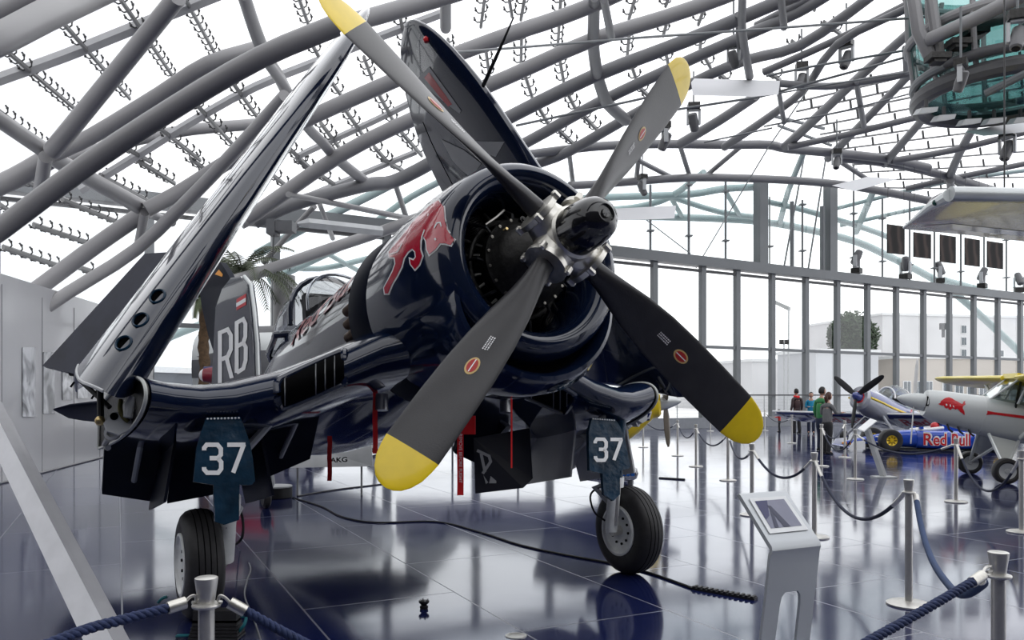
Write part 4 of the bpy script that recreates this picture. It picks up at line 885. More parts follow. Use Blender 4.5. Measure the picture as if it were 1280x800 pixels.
# ================================================================== red warning ribbons
def streamer(x, y0, y1, w, D, lb, text=None, block=None):
    e = empty('warning_ribbon', at(x, y0, D), lb, 'ribbon'); s = D / FOC
    P = [at(x, y0 + (y1 - y0) * i / 6, D) + V((0, .012 * sin(i * 1.7), 0)) for i in range(7)]; h = V((w * s / 2, .003, 0))
    MB().grid([[p - h, p + h] for p in P]).build('strap', RED, e)
    if text:
        o = at(x - w * .22, y0 + (y1 - y0) * .22, D - .03); t = text_on(text, o, V((0, 0, -1)), V((1, 0, 0)), w * .5 * s, (y1 - y0) * .62 * s); t.build('ribbon_lettering', MARK, e, 0)
    if block:
        bx = [at(bx_, by_, D - .02) for bx_, by_ in block]; MB().prism(bx, (0, 1, 0), .05).build('pocket', RED, e, 0)
streamer(469, 484, 567, 6, 6.3, 'red warning ribbon hanging behind the lower left propeller blade')
streamer(412, 545, 601, 5.5, 7.4, 'dark red ribbon hanging before the grey sponsor board')
streamer(575.5, 521, 619, 8, 6.2, 'red remove-before-flight ribbon with white lettering under the nose', 'REMOVE BEFORE FLIGHT', [(579, 543), (594, 543), (594, 520), (579, 520)])
streamer(639.5, 470, 585, 2.2, 6.6, 'thin red cord hanging below the engine beside a silver pipe')
# ================================================================== small things on the floor
FC = fl(345, 622); e = empty('cable_drum', FC, 'round black floor box with a pale lid behind the left gear door', 'floor box')
MB().lathe([(0, .25), (.01, .262), (.17, .262), (.175, .25)], FC, n=30).build('drum', BLK, e); MB().lathe([(.175, .255), (.19, .262), (.2, .255), (.201, 0)], FC, n=30).build('lid', LGREY, e)
CBL = mat('black_cable', (.02, .02, .022), .5)
thing(MB().tube(smooth_path([fl(366, 622, .01), fl(402, 633, .01), fl(428, 646, .01), fl(470, 653, .01), fl(545, 652, .01), fl(600, 665, .01), fl(650, 681, .01), fl(710, 694, .01), fl(770, 705, .01), fl(815, 717, .01), fl(866, 735, .01)], 6), .011, 7), 'floor_cable', CBL, 'black cable running across the blue floor to the cable strip', 'cable')
thing(MB().tube(smooth_path([at(283, 660, 5.95), fl(300, 688, .008), fl(313, 708, .008), fl(309, 725, .008), fl(306, 745, .008), fl(318, 775, .008), fl(335, 830, .008)], 6), .006, 6), 'ground_wire', mat('wire_grey', (.3, .3, .31), .4, .5), 'thin grey wire trailing from the left gear leg', 'wire')
thing(MB().tube(smooth_path([fl(372, 620, .01), fl(420, 612, .01), fl(470, 606, .01), fl(500, 602, .01)], 5), .012, 6), 'floor_cable', CBL, 'short black cable leading back from the floor box lid', 'cable')
a, b = fl(866, 736), fl(945, 750); d = (b - a).normalized(); nn = V((-d.y, d.x, 0)); e = empty('cable_strip', (a + b) / 2, 'ribbed black cable strip on the floor beside the touch-screen stand', 'cable strip')
MB().prism([a - nn * .035, b - nn * .035, b + nn * .035, a + nn * .035], (0, 0, 1), .018).build('strip', BLK, e, 0)
for i in range(12): MB().box(a + (b - a) * (i + .5) / 12 + V((0, 0, .024)), (.024, .07, .014), Matrix((d, nn, V((0, 0, 1)))).transposed()).build('rib', BLK, e, 0)
c = fl(530, 761); e = empty('floor_fitting', c, 'small black fitting lying alone on the blue floor tiles', 'fitting')
MB().lathe([(0, .03), (.02, .034), (.03, .02), (.05, .04), (.062, .042), (.066, .03), (.067, 0)], c, n=18).build('body', BLK, e)
for j in range(4): MB().box(c + V((.03 * cos(j * pi / 2 + .4), .03 * sin(j * pi / 2 + .4), .068)), (.012, .012, .016)).build('prong', LGREY, e)
thing(MB().lathe([(0, .075), (.004, .075), (.006, .062), (.004, .055), (.004, 0)], fl(645, 795), n=28), 'floor_socket', STEEL, 'flat round metal socket lid set in the floor at the bottom edge', 'floor socket')
a, b = fl(824, 598), fl(856, 600)
thing(MB().tube([a, b], .03, 6), 'cable_duct', BLK, 'short black bar lying on the floor behind the far tyre', 'bar')
# chock by the near tyre
c = fl(270, 798); e = empty('wheel_chock', c, 'ribbed black rubber chock with teal rope at the near tyre', 'wheel chock')
mb = MB()
for i in range(9): mb.box(c + V((0, .02, .012 + .022 * i)), (.34 - .008 * i, .17 - .014 * i, .016))
mb.box(c + V((0, .02, .1)), (.30, .10, .19)); mb.build('ribbed_block', TYRE, e, 0)
TL = mat('teal_rope', (.01, .14, .17), .6, var=.2)
MB().tube(smooth_path([c + V((-.17, 0, .02)), c + V((-.24, -.04, .03)), c + V((-.27, .0, .015))], 4), .011, 7).build('pull_rope', TL, e)
MB().tube(smooth_path([c + V((.16, 0, .05)), c + V((.2, -.02, .1)), c + V((.2, .02, .14)), c + V((.16, .04, .14))], 4), .011, 7).build('pull_rope', TL, e)
MB().tube(smooth_path([at(198, 753, 5.9), at(203, 748, 5.85), at(209, 746, 5.85)], 4), .011, 7).build('pull_rope', TL, e)
# ================================================================== sponsor board seen under the belly
e = empty('sponsor_board', fl(410, 601), 'slanted pale grey sponsor board with black lettering under the plane', 'board'); Dk = 13.5
MB().prism([at(354, 585, Dk), at(366, 553, Dk + .3), at(463, 536, Dk + .5), at(466, 583, Dk + .2)], (0, 1, .1), .03).build('board', LGREY, e, 0)
text_on('AKG', at(412.5, 578.5, Dk - .1), V((1, .02, .05)), V((0, 0, 1)), .085, .29, .03).build('lettering', BLK, e, 0)
for x in (372, 452): MB().tube([at(x, 580, Dk + .3), fl(x, 620)], .02, 6).build('leg', DGREY, e)
e = empty('floor_sign', V((-.1, 7.45, 0)), 'dark floor sign with pale lettering under the far wing', 'sign')
MB().prism([at(592, 548, 7.3), at(662, 535, 7.6), at(666, 598, 7.6), at(654, 610, 7.5), at(594, 617, 7.3)], (0, 1, 0), .03).build('panel', mat('sign_navy', (.006, .007, .018), .5), e, 0)
pl = BVHTree.FromPolygons([at(560, 500, 7.1), at(700, 500, 7.7), at(700, 640, 7.7), at(560, 640, 7.1)], [(0, 1, 2, 3)])
GL = mat('sign_grey_letter', (.36, .36, .37), .5)
paint(ribbon([(596, 563), (611, 570), (613, 577), (603, 592)], 3.6) + ribbon([(601, 567), (606, 590)], 3.6), pl, .005, 0).build('letter', GL, e, 0)
paint([[(604,594),(610,603),(607,605)], [(613,595),(620,601),(620,604),(611,604)]], pl, .005, 0).build('letter', GL, e, 0)
e = empty('sponsor_banner', V((-.8, 20, 0)), 'grey sponsor banner with black and red lettering standing behind the nose, mirrored in the floor', 'banner')
MB().prism([V((-2.9, 20, .95)), V((1.1, 20.3, .95)), V((1.1, 20.3, 1.98)), V((-2.9, 20, 1.98))], (0, 1, 0), .04).build('banner_sheet', mat('banner_grey', (.30, .30, .34), .6), e, 0)
text_on('TAVER', V((-1.75, 20.04, 1.18)), V((1, .075, 0)), V((0, 0, 1)), .30, 1.55, .02, .0).map(lambda p: p - V((0, .02, 0))).build('lettering', BLK, e, 0)
MB().prism([V((-2.4, 20.0, 1.62)), V((.9, 20.25, 1.62)), V((.9, 20.25, 1.70)), V((-2.4, 20.0, 1.70))], (0, -1, 0), .01).build('red_line', REDM, e, 0)
for x in (-1.5, .15): MB().tube([V((x, 20.16, 0)), V((x, 20.16, 1.0))], .025, 8).build('leg', DGREY, e)
# ================================================================== stage lights
def moving_head(name):
    e = empty(name, (0, 0, 0))
    MB().box((0, 0, .09), (.34, .30, .18)).build('base', GUNM, e)
    MB().prism([(-.20, -.06, .18), (-.14, -.06, .18), (-.14, -.06, .62), (-.20, -.06, .62)], (0, 1, 0), .12).prism([(.14, -.06, .18), (.20, -.06, .18), (.20, -.06, .62), (.14, -.06, .62)], (0, 1, 0), .12).box((0, 0, .2), (.40, .12, .05)).build('yoke', LGREY, e)
    MB().lathe([(-.26, .09), (-.22, .13), (.05, .14), (.24, .12), (.27, .09)], (0, 0, .55), (.2, -.35, .9), 20).build('lamp_head', mat('head_grey', (.13, .13, .135), .4, .2), e)
    MB().lathe([(0, .085), (.01, .07), (.011, 0)], V((0, 0, .55)) + V((.2, -.35, .9)).normalized() * .265, (.2, -.35, .9), 16).build('lens', BLK, e)
    return e
mh = moving_head('stage_light'); first = True
for px, lb in ((1069, 'first stage light on the transom right of the twin columns'), (1130, 'stage light on the transom below the leftmost hanging poster'), (1173, 'stage light on the transom below the middle hanging poster'), (1226, 'stage light on the transom below the fourth hanging poster'), (1272, 'stage light on the transom at the right edge')):
    t = ftx(px); o = mh if first else dup(mh); first = False; o.location = FT(t, BH + .36, -.1); o.scale = (1.7, 1.7, 1.7); o.rotation_euler = (0, 0, px); tag(o, lb, 'stage light', 'stage lights on the transom')
mg = dup(mh); first = True
for px, py, D, s, lb in ((1058, 70, 26, 2.0, 'hanging stage light left of the glass pod, upper one'), (1002, 98, 28, 2.0, 'hanging stage light at the right end of the white fabric sail'), (867, 148, 30, 2.2, 'hanging stage light right of the upper right propeller blade'), (831, 172, 30, 2.2, 'hanging stage light just below the upper right blade'), (1201, 98, 18, 1.5, 'hanging stage light inside the curve of the glass pod'), (1272, 38, 17, 1.8, 'stage light on the glass pod at the right edge'), (1259, 182, 24, 2.0, 'hanging stage light below the glass pod at the far right'), (803, 236, 36, 2.0, 'small dark lamp hanging right of the propeller dome'), (917, 72, 24, 1.7, 'black floodlight hanging beside the tall roof post'), (1046, 205, 32, 1.7, 'lamp clamped where the roof tubes meet above the twin columns')):
    o = mg if first else dup(mg); first = False; o.location = at(px, py - 12, D) + V((0, 0, .2)); o.rotation_euler = (pi, 0, px); o.scale = (s * .58,) * 3; tag(o, lb, 'stage light', 'stage lights hung from the roof')
    structure(MB().tube([o.location + V((0, 0, -.02)), o.location + V((0, 0, 1.2))], .03, 6), 'lamp_hanger', TUBED)
# winch box with bar, behind the canopy
W0 = at(352, 284, 19); e = empty('hoist_bar', W0, 'grey hoist box with a long flat bar above the cockpit', 'hoist')
MB().box(W0, (.6, .4, .24)).box(W0 + V((-.2, 0, -.02)), (.2, .46, .34)).build('hoist_box', DGREY, e, 0); MB().tube([at(372, 280, 19), at(386, 279, 19), at(478, 289, 20)], [.05, .12, .12], 4, flat=(1, .6)).build('bar', LGREY, e, 0); MB().tube([at(343, 280, 19), at(341, 322, 19)], .012, 5).build('chain', SPID, e)
# ================================================================== hanging posters and fabric sails
pmx = bpy.data.materials.new('poster_print'); pmx.use_nodes = True; nt = pmx.node_tree; bb = nt.nodes['Principled BSDF']; bb.inputs['Roughness'].default_value = .6; bb.inputs['Specular IOR Level'].default_value = .2; tc = nt.nodes.new('ShaderNodeTexCoord'); wv = nt.nodes.new('ShaderNodeTexWave'); wv.inputs['Scale'].default_value = .55; wv.inputs['Distortion'].default_value = 6; wv.inputs['Detail'].default_value = 2; nt.links.new(tc.outputs['Object'], wv.inputs['Vector'])
rr = nt.nodes.new('ShaderNodeValToRGB'); rr.color_ramp.elements[0].color = (.006, .005, .005, 1); rr.color_ramp.elements[1].color = (.05, .035, .03, 1); x = rr.color_ramp.elements.new(.55); x.color = (.012, .009, .009, 1); nt.links.new(wv.outputs['Fac'], rr.inputs['Fac']); nt.links.new(rr.outputs['Color'], bb.inputs['Base Color'])
for i, ((x0, x1, yt, yb), lb) in enumerate((((1109, 1131, 280, 317), 'dark hanging poster nearest the grey wing tip, first of the row'), ((1142, 1164, 290, 322), 'dark hanging poster, second of the row from the left'), ((1175, 1195, 293, 328), 'dark hanging poster in the middle of the row'), ((1206, 1225, 297, 332), 'dark hanging poster, fourth of the row'), ((1234, 1254, 301, 335), 'dark hanging poster at the right end of the row'))):
    D = 36 + 1.3 * i; e = empty('hanging_poster', at((x0 + x1) / 2, yb, D), lb, 'poster', 'dark posters hung before the glass front')
    MB().prism([at(x0, yb - 1, D), at(x1, yb + 1.5, D + .5), at(x1, yt + 3, D + .5), at(x0, yt, D)], (0, 1, 0), .05).build('print', pmx, e, 0)
    for x in (x0 + 1, x1 - 1): MB().tube([at(x, yt + 1, D), at(x, 205 + 4 * i, D)], .012, 4).build('suspension_wire', SPID, e)
SAIL = mat('white_sail_fabric', (.70, .70, .72), .7, var=.04, scale=1.)
for pts, D, lb in (([(864, 103), (868, 98), (975, 101), (973, 118), (940, 121), (866, 119)], 26, 'long white fabric sail hung right of the upper propeller blade'), ([(1040, 232), (1085, 221), (1122, 224), (1068, 239)], 34, 'small white fabric sail above the twin columns'), ([(1206, 165), (1290, 148), (1290, 164), (1230, 170)], 26, 'white fabric sail below the glass pod'), ([(765, 261), (845, 257), (843, 273), (765, 276)], 43.5, 'pale banner beyond the upper glass right of the propeller dome')):
    P = [at(x, y, D + (98 + 0 - y) * .04) for x, y in pts]
    thing(MB().prism(P, (0, 1, .4), .02), 'fabric_sail', SAIL, lb, 'sail', None, 0)
# ================================================================== glass pod hung under the roof (top right)
POD = empty('glass_pod', at(1225, 130, 20), 'round teal glass viewing pod with grey tube frame at the upper right', 'viewing pod')
PGM = glass('pod_teal_glass', (.27, .43, .42), .10); PT = mat('pod_teal_panel', (.03, .085, .083), .2, 0, .3, .25, 1.5)
C = at(1256, 40, 21.5); RX, RY = 2.2, 2.2
def pod(a, z, k=1.0): return C + V((RX * k * cos(a), RY * k * sin(a), z))
N = 40
def ringm(z, k, r, n=10): return MB().tube([pod(2 * pi * i / N, z, k) for i in range(N)], r, n, closed=True)
ringm(-1.66, .95, .23).build('bottom_ring', mat('pod_dark_ring', (.085, .085, .09), .4), POD); ringm(-1.25, 1.0, .12).build('lower_ring', TUBED, POD); ringm(-.1, 1.06, .13).build('middle_ring', TUBE, POD); ringm(1.6, 1.08, .14).build('upper_ring', TUBE, POD)
MB().lathe([(-1.70, .01), (-1.70, .9 * RX)], C, n=40).build('pod_floor', PGM, POD)
rows = [[pod(2 * pi * i / N, z, k) for i in range(N)] for z, k in ((-1.6, .93), (-1.2, 1.0), (-.1, 1.06), (1.6, 1.08), (1.85, 1.05))]
MB().grid(rows, True).build('pod_glazing', PGM, POD)
for i in range(12):
    a = 2 * pi * i / 12 + .2; MB().tube([pod(a, -1.6, .93), pod(a, -1.2, 1.0), pod(a, -.1, 1.07), pod(a, 1.6, 1.09), pod(a, 1.9, 1.06)], .07, 8).build('pod_upright', TUBE, POD)
for a, z, w in ((3.6, -.7, .9), (4.1, -.2, 1.1), (4.6, -.8, 1.0), (5.1, -.1, .9), (4.4, .7, 1.2), (3.9, .9, .8), (5.3, .8, 1.0)):
    c = pod(a, z, .8); MB().box(c, (w, .05, .55), Matrix.Rotation(a + pi / 2, 3, 'Z')).build('inner_glass_panel', PT, POD, 0)
MB().tube([at(1160, 50, 20.5), at(1218, 24, 19.5), at(1290, -12, 18.2)], .17, 12).build('pod_beam', TUBE, POD); MB().tube([at(1182, 80, 20.5), at(1230, 64, 19.6), at(1290, 52, 18.8)], .12, 12).build('pod_beam', mat('pod_dark_ring', (.085, .085, .09), .4), POD)
MB().tube([at(1232, 117, 20), at(1290, 88, 19.2)], .1, 8).build('pod_beam', TUBED, POD)
for a, bq, w in ((1146, 1161, .16), (1168, 1174, .14)): MB().tube([at(a - 6, -14, 20.5), at(a + 2, 40, 20.5), at(bq, 68, 20.7)], w, 10).build('pod_post', TUBE, POD)
for x, y, D in ((1198, 54, 20), (1220, 40, 20.2), (1172, 72, 20), (1210, 22, 20.5), (1240, 20, 20.3)): 
    c = at(x, y, D); MB().box(c, (.5, .4, .14)).box(c + V((0, 0, -.1)), (.3, .3, .1)).build('pod_lamp', GUNM, POD, 0)
LM = None
for x, y in ((1158, 138), (1180, 147), (1212, 152), (1243, 151), (1276, 150)):
    c = at(x, y, 20.4)
    if LM is None:
        LM = empty('flood_lamp', c); MB().prism([c + V((-.26, -.1, -.12)), c + V((.22, -.1, -.06)), c + V((.26, -.1, .06)), c + V((-.16, -.1, .03))], (0, 1, .2), .3).build('housing', LGREY, LM, 0); MB().tube([c + V((0, 0, 0)), c + V((.05, .1, .3))], .05, 6).build('bracket', SPID, LM); o = LM
    else: o = dup(LM, None, c)
    tag(o, 'flat grey flood lamp under the glass pod, ' + {1158: 'leftmost of the row', 1180: 'second of the row', 1212: 'third of the row', 1243: 'fourth of the row', 1276: 'at the right end'}[x], 'flood lamp', 'flood lamps under the glass pod')
# ================================================================== grey wing tip of a plane hung on the right
e = empty('hanging_wing', at(1200, 280, 11.5), 'glossy grey wing tip of a hanging aircraft entering from the right', 'aircraft wing')
zz = 4.25; W4 = lambda px, py, z=zz: (lambda D: V(((px - 640) / FOC * D, D, z)))((z - CAMH) * FOC / (HOR - py))
lo = [W4(1187, 252), W4(1380, 256), W4(1400, 318), W4(1280, 301), W4(1210, 293), W4(1130, 286), W4(1140, 278), W4(1165, 262)]
hi = [p + V((.06 * (p.x < 6.5), .12, .20 if i in (0, 1, 7) else .02)) for i, p in enumerate(lo)]
mb = MB(); n = len(lo); mb.add(lo + hi, [tuple(t) for t in tessellate_polygon([lo])] + [tuple(n + i for i in t[::-1]) for t in tessellate_polygon([hi])] + [(i, (i + 1) % n, n + (i + 1) % n, n + i) for i in range(n)])
mb.build('wing_panel', mat('wing_grey_gloss', (.17, .165, .175), .24, .1, .25, .12, 2.), e, 20)
MB().tube([lo[0] + V((0, -.02, .1)), lo[1] + V((0, -.02, .1))], .10, 12).build('leading_edge', SILV, e); MB().tube([lo[0] + V((0, 0, .08)), lo[7] + V((0, 0, .06)), lo[5] + V((0, 0, .02))], [.09, .06, .02], 10).build('tip_edge', SILV, e)
MB().ball(lo[7].lerp(lo[0], .35) + V((-.05, -.03, .05)), .045, 10).build('navigation_light', mat('lamp_green', (.01, .05, .045), .1), e)
MB().tube([lo[0].lerp(lo[1], .5) + V((0, .5, .15)), lo[0].lerp(lo[1], .5) + V((0, .5, 6))], .012, 5).build('suspension_cable', SPID, e)
for pts, dz in (([(1150, 283), (1390, 306), (1390, 301), (1190, 280)], 'reflection_blue'), ([(1232, 295), (1395, 315), (1395, 308), (1262, 293.5)], 'reflection_yellow')):
    MB().add([W4(x, y, zz - .004) for x, y in pts], [(0, 1, 2, 3)]).build('painted_reflection', mat(dz, (.02, .025, .12) if 'blue' in dz else (.42, .32, .03), .15, 0, .6), e, 0)  # blue and yellow reflections on the underside put in as coloured strips
# ================================================================== palms
BARK = mat('palm_bark', (.10, .06, .03), .8, var=.4, scale=12., bump=.6, bscale=20.); FRD = mat('palm_frond', (.055, .075, .03), .6, var=.4, scale=8.); FRP = mat('palm_frond_pale', (.07, .085, .05), .6, var=.3, scale=8.)
def palm(base, h, r, lb, seed, nf, fl_, m):
    e = empty('palm_tree', base, lb, 'palm'); rnd = random.Random(seed); top = base + V((0, 0, h)); rows = []
    mb = MB().tube([base + V((.02 * sin(i), 0, h * i / 24)) for i in range(25)], [r * (1 + .22 * (i % 2)) for i in range(25)], 12); mb.build('trunk', BARK, e)
    for i in range(nf):
        a = 2 * pi * i / nf + rnd.uniform(-.2, .2); up_ = rnd.uniform(.2, 1.1); Lf = fl_ * rnd.uniform(.8, 1.15); P = []; p = V(top); d = V((cos(a) * cos(up_), sin(a) * cos(up_), sin(up_)))
        for j in range(13):
            P.append(V(p)); p = p + d * Lf / 12; d = (d + V((0, 0, -.16))).normalized()
        mb = MB().tube(P, [.022 * (1 - j / 14) + .004 for j in range(13)], 5)
        for j in range(1, 26):
            t = j / 26 * 12; k = min(11, int(t)); q0 = P[k].lerp(P[k + 1], t - k); tg = (P[k + 1] - P[k]).normalized(); sd = tg.cross(V((0, 0, 1))).normalized()
            ln = .42 * Lf / 2 * (1 - abs(j / 26 - .4) * 1.1)
            for s in (-1, 1):
                tip = q0 + (sd * s * .75 + tg * .55 + V((0, 0, -.45))) * ln; w = tg * .034
                mb.add([q0 - w, q0 + w, tip], [(0, 1, 2)])
        mb.build('frond', m, e, 0)
    return e
palm(V((-7.85, 20.4, 0)), 4.1, .12, 'palm with a shaggy brown trunk seen beside the letters on the tail', 3, 16, 1.5, FRD)
palm(V((-9.3, 27.6, 0)), 5.9, .22, 'palm with feathery fronds behind the cockpit', 8, 26, 2.7, FRP)
structure(MB().tube([V((-8.4, 29.5, 0)), V((-8.4, 29.5, 6.1))], .4, 16), 'trim_96', TUBE)
e = empty('nose_pod', at(262, 469, 17.5), 'small rounded dark red and blue pod beside the palm trunk', 'pod'); c0_ = at(249, 469, 17.5)
MB().lathe([(0, .04), (.03, .10), (.10, .15)], c0_, (1, .1, 0), 20).build('pod_tip', WHITE, e); MB().lathe([(.10, .15), (.25, .18), (.7, .18), (.9, .1), (.95, 0)], c0_, (1, .1, 0), 24).build('pod_body', mat('pod_red', (.16, .008, .02), .3, 0, .4), e); MB().tube([c0_ + V((.1, .02, .13)), c0_ + V((.7, .07, .15))], [.06, .07], 10).build('pod_top', mat('pod_blue', (.03, .04, .12), .3), e); MB().tube([c0_ + V((.4, 0, -.15)), V((c0_.x + .4, c0_.y, 0))], .05, 8).build('pod_stand', DGREY, e)
# ================================================================== other exhibits
def frame_of(h, pitch=0., roll=0.):
    h = V((h[0], h[1], 0)).normalized(); f = h * cos(pitch) + V((0, 0, sin(pitch))); l = V((-h.y, h.x, 0)); return f, l, f.cross(l)
class Body:
    def __init__(s, root, o, h, pitch=0., k=1.): s.k = k; s.root = root; s.o = V(o); s.f, s.l, s.u = frame_of(h, pitch)
    def w(s, p): p = V(p); return s.o + (s.f * p.x + s.l * p.y + s.u * p.z) * s.k
    def P(s, mb, name, m, parent=None, smooth=35): return mb.map(s.w).build(name, m, parent or s.root, smooth)
def loft(secs, n=28, ex=.9):
    """secs: (x, y centre, z centre, half width, up, down)"""
    return MB().grid([[(x, yc + w * math.copysign(abs(cos(a)) ** ex, cos(a)), zc + (t if sin(a) > 0 else b) * math.copysign(abs(sin(a)) ** ex, sin(a))) for a in [2 * pi * k / n for k in range(n)]] for x, yc, zc, w, t, b in secs], True, True, True)
def wing(y0, y1, le0, le1, c0_, c1_, z0, z1, tk=.12, rnd=True, N=14):
    rows = []
    for i in range(N + 1):
        t = i / N; k = sqrt(max(.01, 1 - max(0, (t - .9) / .1) ** 2)) if rnd else 1; ch = (c0_ + (c1_ - c0_) * t); le = le0 + (le1 - le0) * t - (1 - k) * ch * .4
        rows.append([(le - ch * k * c, y0 + (y1 - y0) * t, z0 + (z1 - z0) * t + ch * k * tk * h) for c, h in FO[::2]])
    return MB().grid(rows, True, True, True)
def wheel(B, name, c, r, w, tm_, hm, ax=(0, 1, 0), spokes=0, ri=.62):
    T = B.P(MB().lathe([(-w * .42, r * ri), (-w * .5, r * .75), (-w * .45, r * .93), (-w * .25, r), (w * .25, r), (w * .45, r * .93), (w * .5, r * .75), (w * .42, r * ri)], c, ax, 36, cap=False), name, tm_)
    for s in (-1, 1): B.P(MB().lathe([(s * w * .42, r * (ri + .01)), (s * w * .38, r * (ri - .07)), (s * w * .30, r * .2), (s * w * .40, r * .16), (s * w * .41, 0)], c, ax, 24, cap=False), 'wheel_rim', hm, T)
    if spokes:
        a_ = V(ax); e_ = a_.orthogonal().normalized(); g_ = a_.cross(e_)
        for j in range(spokes):
            d = e_ * cos(2 * pi * j / spokes) + g_ * sin(2 * pi * j / spokes)
            for s in (-1, 1): B.P(MB().tube([V(c) + d * r * .18 + a_ * s * w * .42, V(c) + d * r * (ri - .05) + a_ * s * w * .43], r * .03, 6), 'wheel_spoke', BLK, T)
    return T
def flat(B, pts, name, m, parent=None): return B.P(MB().add(pts, [tuple(t) for t in tessellate_polygon([[V(p) for p in pts]])]), name, m, parent, 0)
# ---- silver high-wing light plane --------------------------------------------------
N0 = at(1121, 497, 16.7)
CUB = empty('light_plane', (N0.x + 1.5, N0.y, 0), 'silver high-wing light plane with yellow wings and a red bull on its cowling', 'airplane')
B = Body(CUB, N0, (-.977, .215), R(11)); CUBP = mat('silver_grey_paint', (.56, .58, .58), .35, 0, .2, .05, 1.); YW = mat('wing_yellow_paint', (.78, .62, .04), .35, 0, .3, .05, 2.)
B.P(MB().lathe([(0, 0), (-.02, .035), (-.1, .085), (-.25, .14), (-.42, .175), (-.53, .18), (-.53, 0)], ax=(1, 0, 0), n=28), 'spinner', CUBP)
secs = [(-.54, 0, 0, .26, .26, .27), (-.60, 0, 0, .30, .28, .31), (-.9, 0, 0, .335, .31, .37), (-1.3, 0, 0, .35, .33, .42), (-1.62, 0, 0, .36, .35, .45)]
mb = loft(secs); mb.map(B.w); cubc = mb.bvh(); mb.build('engine_cowling', CUBP, CUB)
mb = loft([(-1.60, 0, 0, .365, .355, .455), (-1.9, 0, 0, .37, .36, .46), (-2.5, 0, 0, .38, .36, .47), (-3.6, 0, .02, .36, .34, .45), (-4.6, 0, .05, .27, .26, .34), (-5.8, 0, .1, .14, .16, .2), (-6.6, 0, .14, .05, .1, .1)]); mb.map(B.w); cubf = mb.bvh(); mb.build('fuselage', CUBP, CUB)
for s in (-1, 1): B.P(MB().ball((-.585, s * .15, .05), .075, 14, (.25, .8, 1.1)), 'cooling_inlet', BLACK)
B.P(MB().ball((-.585, 0, -.17), .06, 12, (.25, 1.4, .8)), 'cooling_inlet', BLACK)
for a in (25, 205):
    d = V((0, sin(R(a)) * -1, cos(R(a)))); t = V((1, 0, 0)).cross(d)
    rows = [[d * r + (t * cos(2 * pi * j / 12) * c + V((1, 0, 0)) * (sin(2 * pi * j / 12) * .014 + .3 * c * cos(2 * pi * j / 12))) + V((-.34, 0, 0)) for j in range(12)] for r, c in ((.14, .035), (.3, .055), (.55, .06), (.8, .055), (.95, .035), (.98, .01))]
    B.P(MB().grid(rows, True, True, True), 'propeller_blade', mat('pale_blade', (.55, .55, .55), .4))
for s in (-1, 1):
    B.P(wing(s * .36, s * 5.4, -1.95, -1.95, 1.6, 1.6, .80, .90, .13), 'wing', YW)
    B.P(MB().tube([(-2.3, s * .34, -.36), (-2.35, s * 2.4, .80)], .035, 8, flat=(1.5, .7)), 'wing_strut', CUBP); B.P(MB().tube([(-2.35, s * .34, -.36), (-3.1, s * 2.5, .80)], .03, 8), 'wing_strut', CUBP)
    B.P(MB().add([(-1.66, s * .34, .30), (-2.08, s * .36, .80), (-2.2, s * .36, .80), (-2.1, s * .37, .28)], [(0, 1, 2, 3)]), 'side_window', glass('cub_glass_%d' % s, (.45, .5, .5), .15))
    B.P(MB().add([(-2.15, s * .37, .28), (-2.25, s * .37, .8), (-3.4, s * .36, .8), (-3.4, s * .36, .30)], [(0, 1, 2, 3)]), 'cabin_window', glass('cub_glass_b%d' % s, (.4, .45, .45), .15))
    for a, b in (((-1.64, s * .34, .30), (-2.1, s * .36, .82)), ((-2.12, s * .37, .28), (-2.24, s * .37, .8)), ((-2.9, s * .37, .28), (-2.9, s * .37, .8)), ((-3.4, s * .36, .3), (-3.4, s * .36, .8))): B.P(MB().tube([a, b], .022, 6), 'window_post', CUBP)
B.P(MB().add([(-1.64, -.33, .31), (-2.08, -.36, .81), (-2.08, .36, .81), (-1.64, .33, .31)], [(0, 1, 2, 3)]), 'windscreen', glass('cub_windscreen', (.5, .55, .55), .15))
B.P(MB().box((-2.75, 0, .84), (1.5, .76, .10)), 'cabin_roof', YW); B.P(MB().box((-2.9, 0, .2), (.5, .5, .5)), 'cabin_seat', DGREY)
B.P(MB().tube([(-2.12, .30, -.2), (-2.12, .30, .75)], .025, 6), 'cabin_post', BLK)
paint([[(1155.5,496),(1161,495.5),(1162,499),(1162,505),(1160.5,508),(1156,508),(1154.8,504)]], cubc, .012, 1).build('cooling_inlet', BLACK, CUB)  # inner shade of the inlet hole put in as a black patch
# marks: red bull and stripe on the visible side
def cub(x, y): return (1060 + x / 5.795, 450 + y / 5.795)
bl = [(652,318),(668,312),(672,298),(690,285),(705,276),(730,270),(752,278),(772,292),(795,302),(820,318),(830,318),(838,300),(850,298),(846,310),(852,322),(840,330),(832,338),(830,350),(842,372),(846,398),(836,394),(826,384),(812,376),(800,360),(788,352),(780,360),(768,352),(752,350),(745,362),(730,358),(724,346),(712,352),(700,344),(694,330),(678,330),(664,324)]
paint([[cub(*p) for p in bl]], cubc, .008, 1).build('bull_emblem', REDM, CUB)
paint([[cub(*p) for p in ((706,320),(716,316),(720,328),(712,334))], [cub(*p) for p in ((735,322),(742,320),(746,338),(738,340))], [cub(*p) for p in ((758,328),(764,330),(770,344),(762,342))]], cubc, .012, 0).build('bull_white_marks', MARK, CUB)
paint([[cub(*p) for p in ((905,341),(960,358),(1060,378),(1275,404),(1400,418),(1400,440),(1275,426),(1050,394),(1000,398),(977,412),(960,390))]], cubf, .008, 2).build('fuselage_stripe', REDM, CUB)
